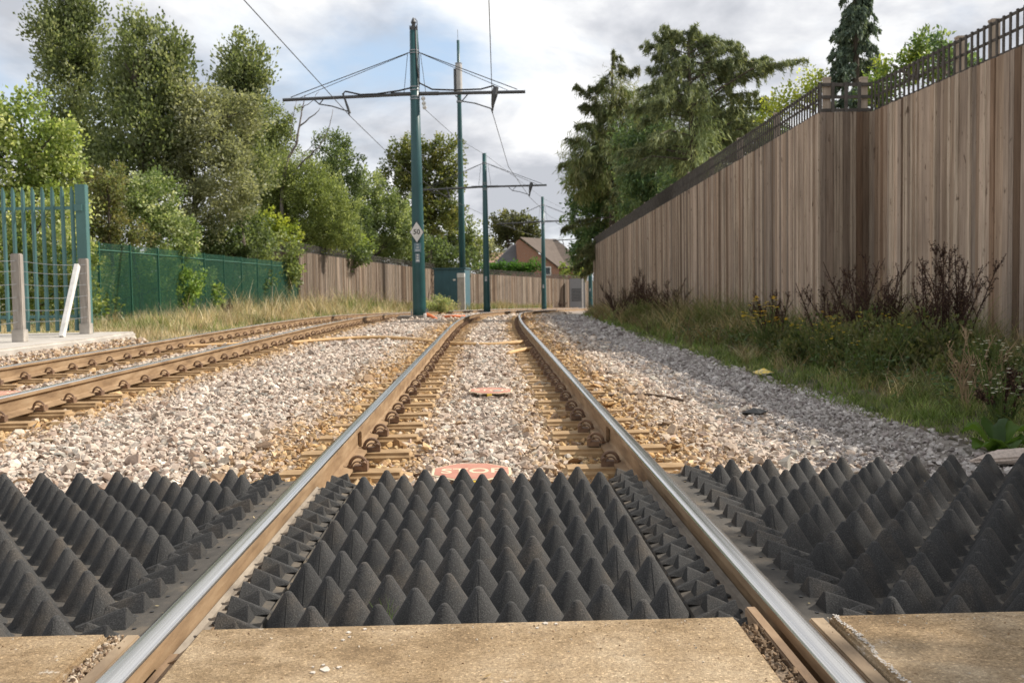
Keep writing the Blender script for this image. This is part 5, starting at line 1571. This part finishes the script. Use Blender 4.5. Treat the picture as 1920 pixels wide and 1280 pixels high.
a_, b_, c2_ = [hp(px, py, 150) - h2.location for px, py in ((918, 492), (938, 471), (956, 472))]
mb = MB(); mb.box(a_.x - 1.0, c2_.x + 3, 0, 7, -.2, a_.z); mb.build('wall', BR, h2)
mb = MB(); mb.add([(a_.x - 1.3, -.3, a_.z - .1), (c2_.x + 3.2, -.3, a_.z - .1), (c2_.x + 3.2, 3.5, b_.z), (a_.x - 1.3 + 1.2, 3.5, b_.z), (a_.x - 1.3, 7.3, a_.z - .1), (c2_.x + 3.2, 7.3, a_.z - .1)], [(0, 1, 2, 3), (3, 2, 5, 4), (0, 3, 4), (1, 5, 2), (0, 4, 5, 1)])
mb.build('roof', mat_roof('pink_clay_tiles', (.26, .15, .11), (.36, .22, .17)), h2)

# ------------------------------------------------------------------ grasses
def blades(P, H_, w_, lean, cols, seg=3):
    n_ = len(P)
    a = RNG.uniform(0, 2 * np.pi, n_); dx, dy = np.cos(a), np.sin(a)
    la = RNG.uniform(.3, 1.0, n_) * lean
    b = RNG.uniform(0, 2 * np.pi, n_); sx, sy = np.cos(b), np.sin(b)
    V_ = np.zeros((n_, 2 * (seg + 1), 3), np.float32)
    for k in range(seg + 1):
        t = k / seg
        c = np.stack([P[:, 0] + dx * la * H_ * t ** 1.8, P[:, 1] + dy * la * H_ * t ** 1.8, P[:, 2] + H_ * t * (1 - .25 * la * t)], 1)
        hw = (w_ * .5 * (1 - t * .88))
        V_[:, 2 * k] = c + np.stack([sx * hw, sy * hw, 0 * hw], 1); V_[:, 2 * k + 1] = c - np.stack([sx * hw, sy * hw, 0 * hw], 1)
    m_ = 2 * (seg + 1)
    base = (np.arange(n_) * m_)[:, None]
    Fq = np.concatenate([base + np.array([[2 * k, 2 * k + 1, 2 * k + 3, 2 * k + 2]]) for k in range(seg)], 0)
    return V_.reshape(-1, 3), Fq, np.repeat(cols, m_, 0)
def merge(name, lst, mat):
    vs_, fs_, cs_, b = [], [], [], 0
    for V_, F_, c_ in lst:
        vs_.append(V_); fs_.append(F_ + b); cs_.append(c_); b += len(V_)
    return link_mesh(name, np_mesh(name, np.concatenate(vs_), np.concatenate(fs_), np.concatenate(cs_)), mat)
GR = np.array([(.090, .140, .030), (.135, .195, .045), (.185, .235, .070), (.25, .27, .11)])
DRY = np.array([(.30, .235, .12), (.40, .32, .18), (.22, .16, .085), (.48, .41, .26)])
def grass_cols(n_, dry):
    isd = RNG.random(n_) < dry
    c = np.where(isd[:, None], DRY[RNG.integers(0, 4, n_)], GR[RNG.integers(0, 4, n_)])
    return c * np.exp(RNG.normal(0, .18, (n_, 1)))
def fence_x(y): return np.where(y < FY, 6.07 + .03 * (FY - y), 5.24 + .02 * (y - FY))
def tufts(P, nb, rad, h, wd, lean, cols):
    """each point becomes a tuft of nb arching blades"""
    n_ = len(P); k = np.repeat(np.arange(n_), nb)
    Q = P[k] + np.concatenate([RNG.normal(0, 1, (n_ * nb, 2)) * rad, np.zeros((n_ * nb, 1))], 1)
    hh = h[k] * np.exp(RNG.normal(0, .30, n_ * nb))
    c = (cols * np.exp(RNG.normal(0, .28, (n_, 1))))[k] * np.exp(RNG.normal(0, .18, (n_ * nb, 1)))
    return blades(Q, hh, np.full(n_ * nb, wd) * RNG.uniform(.6, 1.4, n_ * nb), lean, c)
OLIVE = np.array([(.18, .165, .07), (.25, .205, .10), (.31, .245, .135), (.16, .115, .06)])
def pick(pal_, n_): return pal_[RNG.integers(0, len(pal_), n_)]
lst = []
def verge_pts(y0, y1, dn):
    n_ = int((y1 - y0) * 3.6 * dn)
    y = RNG.uniform(y0, y1, n_); u = RNG.uniform(2.7, 6.4, n_)
    x, yy = tp(y, u)
    edge = 2.92 + .17 * lowfreq(u, y, 1.6, 12) + np.where(y < 7.6, .50 * (7.6 - y) / 2.3 * np.clip(y - 5.0, 0, 1), 0)
    fu = u + (fence_x(yy) - x)
    t = (u - edge) / (fu - edge)
    ok = (t > 0) & (x < fence_x(yy) - .04)
    return y[ok], u[ok], t[ok], x[ok], yy[ok], np.stack([x[ok], yy[ok], zt(y[ok]) + Hb(u[ok]) - .01], 1)
for y0, y1, dn, nb, wd in ((5.3, 9, 110, 17, .0068), (9, 15, 72, 14, .0092), (15, 28, 40, 11, .014), (28, 58, 15, 10, .024)):
    # short green sward, thickest along the path
    y, u, t, x, yy, P = verge_pts(y0, y1, dn * 1.3)
    ok = RNG.random(len(t)) < np.clip(1.2 - t * 2.3, .05, 1) * np.clip(.75 + .6 * lowfreq(x, yy, 2.4, 71), .1, 1)
    y, t, P, x, yy = y[ok], t[ok], P[ok], x[ok], yy[ok]
    lst.append(tufts(P, nb, .045, .05 + .13 * np.clip(t * 2.5, 0, 1), wd, .9, pick(GR, len(t))))
    # taller tangled tufts, olive and brown
    y, u, t, x, yy, P = verge_pts(y0, y1, dn * .95)
    pat = lowfreq(x, yy, 2.0, 21); dryp = lowfreq(x, yy, 1.4, 33)
    ok = RNG.random(len(t)) < np.clip((t - .10) * 2.6, 0, 1) * np.clip(.65 + .8 * pat, .08, 1)
    t, P, pat, dryp = t[ok], P[ok], pat[ok], dryp[ok]; n_ = len(t)
    sel = RNG.random(n_) + .9 * dryp - .25 * (t - .4)
    c = np.where((sel < .26)[:, None], pick(GR * .85, n_), np.where((sel < .60)[:, None], pick(OLIVE, n_), pick(DRY * .85, n_)))
    lst.append(tufts(P, nb + 6, .05, (.17 + .40 * np.clip(t * 1.3, 0, 1)) * (1 + .6 * pat) * np.interp(P[:, 1], [6, 9, 12, 16], [.42, .55, .8, 1.0]), wd, 1.1, c))
    # thin dead stalks
    y, u, t, x, yy, P = verge_pts(y0, y1, dn * .55)
    ok = RNG.random(len(t)) < np.clip((t - .2) * 1.6, 0, 1) * np.clip(.5 + lowfreq(x, yy, 1.7, 77), 0, 1)
    t, P = t[ok], P[ok]; n_ = len(t)
    lst.append(tufts(P, 5, .07, (.30 + .42 * RNG.random(n_) ** 2) * np.interp(P[:, 1], [6, 9, 12, 16], [.5, .65, .85, 1.0]), wd * .85, .95, pick(np.array([(.24, .165, .10), (.33, .25, .15), (.15, .10, .065), (.20, .17, .08)]), n_)))
# low broad leaved weeds among the grass
y, u, t, x, yy, P = verge_pts(5.3, 18, 210)
ok = RNG.random(len(t)) < np.clip((t - .15) * 1.5, 0, 1) * np.clip(.45 + lowfreq(x, yy, 1.9, 91), 0, 1)
P = P[ok]; k = np.repeat(np.arange(len(P)), 14); n_ = len(k)
C = P[k] + np.stack([RNG.normal(0, .07, n_), RNG.normal(0, .07, n_), RNG.uniform(.03, .30, n_)], 1)
vq = leaf_quads(C, unit(n_) * [1, 1, .4], unit(n_) * .5 + [0, 0, 1], RNG.uniform(.03, .075, n_), RNG.uniform(.018, .04, n_))
cq = np.repeat(pick(np.array([(.05, .095, .025), (.08, .14, .03), (.035, .07, .022), (.11, .15, .05)]), n_), 4, 0)
lst.append((vq, quads(n_), cq))
tag(merge('verge_grass', lst, BLADE), 'tangled green and brown rough grass between the path and the tall board fence', 'grass', kind='stuff')
lst = []
STRAW = np.array([(.46, .37, .22), (.55, .45, .28), (.36, .27, .15), (.60, .52, .36)])
for y0, y1, dn, nb, wd in ((17.4, 24, 34, 16, .010), (24, 36, 20, 15, .016), (36, 56, 11, 14, .026)):
    n_ = int((y1 - y0) * 7 * dn)
    y = RNG.uniform(y0, y1, n_); u = RNG.uniform(-12.8, -5.5, n_)
    x, yy = tp(y, u)
    pat = lowfreq(x, yy, 1.5, 41)
    t = (-5.55 - u) / 3.2
    xf = np.interp(yy, [24, 29.6, 50.2], [-11.7, -11.2, -9.36])
    ok = (x > xf - .8) & (t > .03 + .08 * pat) & (RNG.random(n_) < .70 + .5 * pat)
    y, u, t, x, yy, pat = y[ok], u[ok], t[ok], x[ok], yy[ok], pat[ok]; n_ = len(t)
    tall = np.interp(yy, [17, 26, 34, 42, 56], [.16, .22, .34, .55, .70])
    h = tall * (.30 + .8 * np.clip(t * 1.3, 0, 1)) * np.clip(1 + .8 * pat, .4, 1.7)
    P = np.stack([x, yy, zt(y) + Hb(u) - .01], 1)
    dry = np.clip(.62 + .75 * lowfreq(x, yy, .9, 53) + .15 * t, .08, .97)
    c = np.where((RNG.random(n_) < dry)[:, None], pick(STRAW, n_), pick(GR, n_))
    lst.append(tufts(P, nb, .09, h, wd, .6, c))
for y0, y1, dn in ((56, 80, 60), (80, 106, 40)):
    n_ = int((y1 - y0) * 7 * dn)
    y = RNG.uniform(y0, y1, n_); u = RNG.uniform(-12.5, -5.7, n_)
    x, yy = tp(y, u)
    pat = lowfreq(x, yy, .9, 61)
    h = (.45 + .45 * RNG.random(n_)) * (1 + .6 * pat)
    P = np.stack([x, yy, zt(y) + Hb(u) - .01], 1)
    lst.append(blades(P, h, np.full(n_, .05), .5, grass_cols(n_, np.clip(.65 + .5 * pat, .1, .95))))
tag(merge('dry_grass', lst, BLADE), 'tall straw coloured dry grass along the left track below the green and board fences', 'grass', kind='stuff')

# dead dock plants: dark red brown branching seed stalks
def seed_stalk_plant(loc, h, n_stem, spread, label, colr=(.058, .033, .025), green=False, name='dock_plant', cat='plant', group=None, dens=1.0, thick=1.0):
    root = empty(name, loc); tag(root, label, cat, group)
    mb = MB(); mb.cur = colr
    vs_, cs_ = [], []
    for _ in range(n_stem):
        a = random.uniform(0, 6.28); r = random.uniform(.1, 1.25) * spread; hh = h * random.uniform(.5, 1.05)
        a2 = random.uniform(0, 6.28); q0 = spread * .28 * random.random() ** .5; b0 = Vector((math.cos(a2) * q0, math.sin(a2) * q0, 0)); e = b0 * .6 + Vector((math.cos(a) * r, math.sin(a) * r, hh * (1 - .25 * r / max(spread, .01) * random.random())))
        mid = b0.lerp(e, .5) + Vector((random.gauss(0, .025), random.gauss(0, .025), .05))
        mb.tube([b0, mid, e], [.009 * thick, .007 * thick, .004 * thick], 5, caps=False)
        segs = [(b0, mid), (mid, e)]
        tw = []
        for k in range(11):
            t = random.uniform(.3, .95)
            p = b0.lerp(mid, t * 2) if t < .5 else mid.lerp(e, t * 2 - 1)
            aa = random.uniform(0, 6.28); l = random.uniform(.12, .30) * h * (1.15 - t * .7)
            q = p + Vector((math.cos(aa) * .48 + (e.x - b0.x) / h * .5, math.sin(aa) * .48 + (e.y - b0.y) / h * .5, .86)) * l
            mb.tube([p, q], [.004, .002], 4, caps=False); tw.append((p, q))
        tw.append((mid, e))
        for p, q in tw:
            m_ = int(19 * dens)
            t = RNG.random(m_); C = np.array(p[:]) * (1 - t)[:, None] + np.array(q[:]) * t[:, None] + RNG.normal(0, .011, (m_, 3))
            vs_.append(leaf_quads(C, unit(m_), unit(m_), RNG.uniform(.013, .028, m_), RNG.uniform(.010, .019, m_)))
            c = np.array([colr, (.085, .050, .034), (.038, .023, .018), (.13, .085, .052)])[RNG.integers(0, 4, m_)] * np.exp(RNG.normal(0, .2, (m_, 1)))
            cs_.append(np.repeat(c, 4, 0))
    V_ = np.concatenate(vs_); c_ = np.concatenate(cs_)
    mb.build('stem', DOCK, root)
    link_mesh('seed_heads', np_mesh('seed_heads', V_, quads(len(V_) // 4), c_), DOCK, root)
    return root
def gz(x, y): return float(zt(y)) - .24
DK = 'dead brown seed stalk plants along the tall fence'
for px, Yd, h, ns, spd, lab in (
    (1755, 10.6, 1.42, 15, .46, 'tallest dark red brown dock in front of the fence right of the jog'),
    (1795, 10.9, 1.36, 12, .38, 'dark red brown dock just right of the tallest one'),
    (1610, 12.2, 1.36, 17, .66, 'wide dark dock below the fence jog'),
    (1655, 12.6, 1.25, 12, .5, 'dark dock right of the wide one below the jog'),
    (1560, 12.6, 1.12, 12, .6, 'dark leaning dock left of the fence jog'),
    (1450, 15.2, 1.1, 12, .34, 'dark dock behind the yellow ragwort'),
    (1160, 30.5, 1.35, 15, .6, 'small far dark dock, leftmost along the tall fence'),
    (1190, 29.0, 1.45, 16, .6, 'small far dark dock, second from the left along the tall fence'),
    (1215, 27.5, 1.5, 18, .6, 'far dark dock, tallest of the cluster before the tall fence'),
    (1258, 25.5, 1.3, 15, .55, 'far dark dock, rightmost of the cluster before the tall fence')):
    base = at(px, 600, Yd)
    seed_stalk_plant((base.x, Yd, gz(base.x, Yd)), h, ns, spd, lab, group=DK)
seed_stalk_plant((3.62, 6.9, -.24), .62, 4, .30, 'bent dark dead stalk above the white daisies at the right edge', group=DK)
seed_stalk_plant((3.75, 7.7, -.24), .72, 11, .4, 'straw coloured thin dry stalks behind the daisies at the right edge', (.30, .22, .13), group=DK, dens=.12, thick=.45)
tree('weed_clump', 'grey green bushy weeds right of the foot of the nearest mast', 'plant', 47, 828, [(806, 572, 8, 8), (818, 566, 8, 11), (832, 567, 8, 12), (844, 573, 7, 7), (825, 577, 18, 6)], .12, .05, [(.09, .12, .05), (.15, .18, .08), (.22, .22, .12), (.30, .26, .18)], None, .04, clump=.22, spike=1.0)
for px, Yd, lab in ((640, 50, 'dark dead weed against the far board fence left of the nearest mast'), (430, 36, 'dark dead weed in front of the mesh fence'), (955, 96, 'dark dead weeds in front of the far board fence left of the fourth mast'), (1050, 103, 'dark dead weeds near the far end of the board fence')):
    base = at(px, 570, Yd)
    seed_stalk_plant((base.x, Yd, float(zt(Yd)) - .2), 1.3 if Yd > 45 else .9, 12, .8 if Yd > 45 else .4, lab, (.085, .05, .035), group='dead weeds along the far fences')

# flowering plants
def flower_plant(loc, h, n_stem, spread, fcol, fs, label, name, leafc=(.07, .11, .03)):
    root = empty(name, loc); tag(root, label, 'plant')
    mb = MB(); mb.cur = (.10, .13, .04); vs_, cs_, fv, fc = [], [], [], []
    for _ in range(n_stem):
        a = random.uniform(0, 6.28); r = random.uniform(.1, 1) * spread; hh = h * random.uniform(.6, 1.05)
        e = Vector((math.cos(a) * r, math.sin(a) * r, hh)); mid = e * .5 + Vector((0, 0, .05 * h))
        mb.tube([(0, 0, 0), mid, e], [.005, .004, .002], 4, caps=False)
        m_ = 14; t = RNG.random((m_, 1)); C = np.array(mid[:]) * t * 1.6 + RNG.normal(0, .02, (m_, 3)); C = np.where(t > .6, np.array(mid[:]) * (1 - (t - .6) * 2) + np.array(e[:]) * (t - .6) * 2, C)
        vs_.append(leaf_quads(C, unit(m_) + [0, 0, .3], unit(m_), RNG.uniform(.03, .07, m_), RNG.uniform(.01, .02, m_))); cs_.append(np.repeat(np.array([leafc]) * np.exp(RNG.normal(0, .25, (m_, 1))), 4, 0))
        k = random.randint(1, 4)
        for _q in range(k):
            c = np.array(e[:]) + RNG.normal(0, .028, 3) * [1, 1, .6]
            m2 = 10; ang = np.linspace(0, 2 * np.pi, m2, endpoint=False)
            dr = np.stack([np.cos(ang), np.sin(ang), np.full(m2, .15)], 1)
            fv.append(leaf_quads(c + dr * fs * .5, dr, np.tile([[0, 0, 1.0]], (m2, 1)) + RNG.normal(0, .2, (m2, 3)), np.full(m2, fs), np.full(m2, fs * .5))); fc.append(np.repeat(np.array([fcol]) * np.exp(RNG.normal(0, .1, (m2, 1))), 4, 0))
    mb.build('stem', DOCK, root)
    V_ = np.concatenate(vs_); link_mesh('leaves', np_mesh('leaves', V_, quads(len(V_) // 4), np.concatenate(cs_)), LEAF, root)
    V_ = np.concatenate(fv); link_mesh('flowers', np_mesh('flowers', V_, quads(len(V_) // 4), np.concatenate(fc)), LEAF, root)
b = at(1432, 640, 13.6)
flower_plant((b.x, 13.6, -.25), .80, 26, .36, (.85, .62, .02), .028, 'ragwort with yellow flowers in front of the dark dock', 'ragwort_plant')
b = at(1530, 690, 11.4)
flower_plant((b.x, 11.4, -.25), .66, 14, .40, (.85, .62, .03), .019, 'ragwort with small yellow heads left of the leaning dock by the fence jog', 'ragwort_plant')
b = at(1585, 690, 10.4)
flower_plant((b.x, 10.4, -.25), .55, 10, .45, (.80, .76, .66), .012, 'pale flowered yarrow below the wide dock by the fence jog', 'yarrow_plant')
b = at(1640, 700, 9.8)
flower_plant((b.x, 9.8, -.24), .68, 14, .55, (.85, .62, .03), .018, 'thin ragwort with a few yellow flowers in front of the docks by the jog', 'ragwort_plant')
flower_plant((3.50, 6.75, -.24), .42, 16, .28, (.82, .80, .75), .018, 'white daisies at the right edge above the broad leaves', 'daisy_plant')
flower_plant((3.72, 7.3, -.24), .62, 14, .26, (.82, .80, .75), .016, 'taller white daisies behind the bent dead stalk', 'daisy_plant')
# broad leaved plant
root = empty('burdock_plant', (3.06, 5.95, -.25)); tag(root, 'low plant with broad bright green leaves at the right edge of the path', 'plant')
for k, (ang, ln, rise, wd) in enumerate(((2.7, .17, .13, .17), (3.7, .20, .05, .19), (1.2, .17, .15, .15), (4.7, .19, .06, .20), (.2, .20, .13, .17), (5.6, .18, .06, .16))):
    mb = MB(); nL, nW = 9, 6; V_ = []
    for i_ in range(nL + 1):
        t = i_ / nL; w_ = wd * math.sin(math.pi * min(1, t * .93 + .05)) ** .8 * .5 * (1.1 - .35 * t)
        for j_ in range(nW + 1):
            s = j_ / nW * 2 - 1
            px_ = .02 + ln * t; z = rise * math.sin(t * 2.2) + .04 * abs(s) * w_ / wd * 3 + random.gauss(0, .006)
            py_ = s * w_ + .012 * math.sin(t * 14 + s * 3) * abs(s)
            V_.append((px_ * math.cos(ang) - py_ * math.sin(ang), px_ * math.sin(ang) + py_ * math.cos(ang), z))
    mb.cur = random.choice([(.07, .13, .025), (.10, .18, .03), (.05, .10, .022)])
    mb.add(V_, [(i_ * (nW + 1) + j_, i_ * (nW + 1) + j_ + 1, (i_ + 1) * (nW + 1) + j_ + 1, (i_ + 1) * (nW + 1) + j_) for i_ in range(nL) for j_ in range(nW)])
    mb.build('leaf', LEAF, root, smooth=True)
# a tuft growing between the cones
P = np.stack([RNG.normal(-.235, .006, 7), RNG.normal(2.575, .006, 7), np.full(7, BASEZ + .0)], 1)
V_, Fq, c_ = blades(P, RNG.uniform(.05, .12, 7), np.full(7, .004), .5, np.tile([[.12, .20, .04]], (7, 1)))
tag(link_mesh('grass_tuft', np_mesh('grass_tuft', V_, Fq, c_), BLADE), 'tiny green grass tuft between cones of the centre mat', 'grass')

# dead leaves and grit blown over slabs, mats and path
n = 520
lx = RNG.uniform(-2.4, 2.9, n); ly = RNG.uniform(1.7, 8.5, n)
lz = np.where(ly < 2.35, .004, np.where(ly < 4.48, np.where(np.abs(lx) > .80, np.where(np.abs(lx) < .96, -.060, BASEZ + .003), np.where(np.abs(lx) > .57, -.078, BASEZ + .003)), Hb(lx) + .012))
ok = (np.abs(np.abs(lx) - .75) > .05) & ~((ly < 2.4) & (RNG.random(n) < .72)) & ~((np.abs(np.abs(lx) - .64) < .09) & (ly < 2.5)) & ~((np.abs(np.abs(lx) - .84) < .03) & (ly < 2.5))
P = np.stack([lx, ly, lz], 1)[ok]; n = len(P)
V_ = leaf_quads(P + [0, 0, .002], unit(n) * [1, 1, .15], unit(n) * .25 + [0, 0, 1], RNG.uniform(.008, .026, n), RNG.uniform(.005, .015, n))
c_ = pick(np.array([(.20, .13, .06), (.30, .21, .09), (.13, .085, .045), (.34, .28, .15)]), n) * np.exp(RNG.normal(0, .2, (n, 1)))
tag(link_mesh('fallen_leaves', np_mesh('fallen_leaves', V_, quads(n), np.repeat(c_, 4, 0)), BLADE), 'tiny dead leaves and seed husks scattered over the mats, slabs and ballast', 'leaves', kind='stuff')
n = 1500
gx = RNG.uniform(-2.4, 2.4, n); gy = np.where(RNG.random(n) < .5, 2.325 - RNG.exponential(.05, n), RNG.uniform(1.7, 2.33, n))
ok = ((np.abs(gx) < .60) | (np.abs(gx) > .795)) & ~((gx < -.80) & (gx > -.87)); ok &= gy > 1.6
gx, gy = gx[ok], gy[ok]; n = len(gx)
tag(link_mesh('slab_grit', stones_mesh('slab_grit', np.stack([gx, gy, np.full(n, .0005)], 1), RNG.uniform(.0012, .0038, n), pick(np.array([(.40, .30, .19), (.25, .17, .10), (.52, .45, .36)]), n), 1.0), STONE), 'loose grit and sand on the crossing slabs', 'grit', kind='stuff')

# white paint splashes dried on the centre slab
mb = MB()
for (x, y, r) in ((-.312, 2.075, .016), (-.335, 2.06, .008), (-.285, 2.085, .007), (-.30, 2.25, .006), (-.295, 2.30, .008), (-.288, 2.27, .005), (-.31, 2.20, .004), (-.26, 2.32, .006), (.16, 2.33, .010), (.185, 2.325, .007), (.14, 2.30, .005), (-.32, 2.10, .006), (-.34, 2.09, .004)):
    m_ = 13; r *= .7
    o_ = [(x + r * random.uniform(.45, 1.25) * math.cos(6.283 * k / m_), y + r * random.uniform(.5, 1.5) * math.sin(6.283 * k / m_)) for k in range(m_)]
    mb.poly(o_, .0005, .0022)
tag(mb.build('paint_splash', mat_plain('dried_white_paint', (.52, .465, .40), .85)), 'white paint splashes dried on the centre concrete slab', 'paint splash')

# leafy green weeds tangled round the docks at the foot of the tall fence
G_WEED = [(.045, .066, .024), (.075, .100, .036), (.125, .135, .055), (.19, .165, .085)]
for px, Yd, w_, h_, lab in ((1478, 13.6, .38, .26, 'green nettle clump right of the ragwort'), (1545, 12.0, .45, .30, 'green nettle clump left of the wide dock'), (1625, 11.2, .50, .34, 'green nettle clump in front of the wide dock'),
                            (1700, 10.4, .42, .32, 'green nettle clump between the wide dock and the tallest dock'), (1775, 10.1, .45, .34, 'dark green nettle clump under the tallest dock'), (1835, 9.2, .36, .24, 'green nettle clump behind the white daisies'),
                            (1330, 19.5, .45, .26, 'small far nettle clump between the cluster of docks and the ragwort'), (1215, 26.0, .6, .3, 'far nettle clump among the cluster of far docks')):
    b = at(px, 620, Yd)
    root = empty('nettle_plant', (b.x, Yd, gz(b.x, Yd))); tag(root, lab, 'weed')
    V_, c_ = crown_arrays([(0, 0, h_ * .8, w_, w_ * .7, h_), (w_ * .5, -.1, h_ * .5, w_ * .5, w_ * .5, h_ * .7), (-w_ * .6, .05, h_ * .55, w_ * .5, w_ * .5, h_ * .75)], .050, .026, G_WEED, clump=.085, spike=1.6, up=.8, shell=.2, dens=.75, dark=.7)
    link_mesh('leaves', np_mesh('leaves', V_, quads(len(V_) // 4), c_), LEAF, root)
    mb = MB(); mb.cur = (.11, .12, .05)
    for k in range(9):
        a = random.uniform(0, 6.28); r = random.uniform(.1, 1) * w_
        mb.tube([(r * .4 * math.cos(a), r * .3 * math.sin(a), 0), (r * .8 * math.cos(a), r * .5 * math.sin(a), h_), (r * math.cos(a), r * .6 * math.sin(a), h_ * random.uniform(1.5, 2.3))], [.006, .004, .002], 4, caps=False)
    mb.build('stem', DOCK, root)
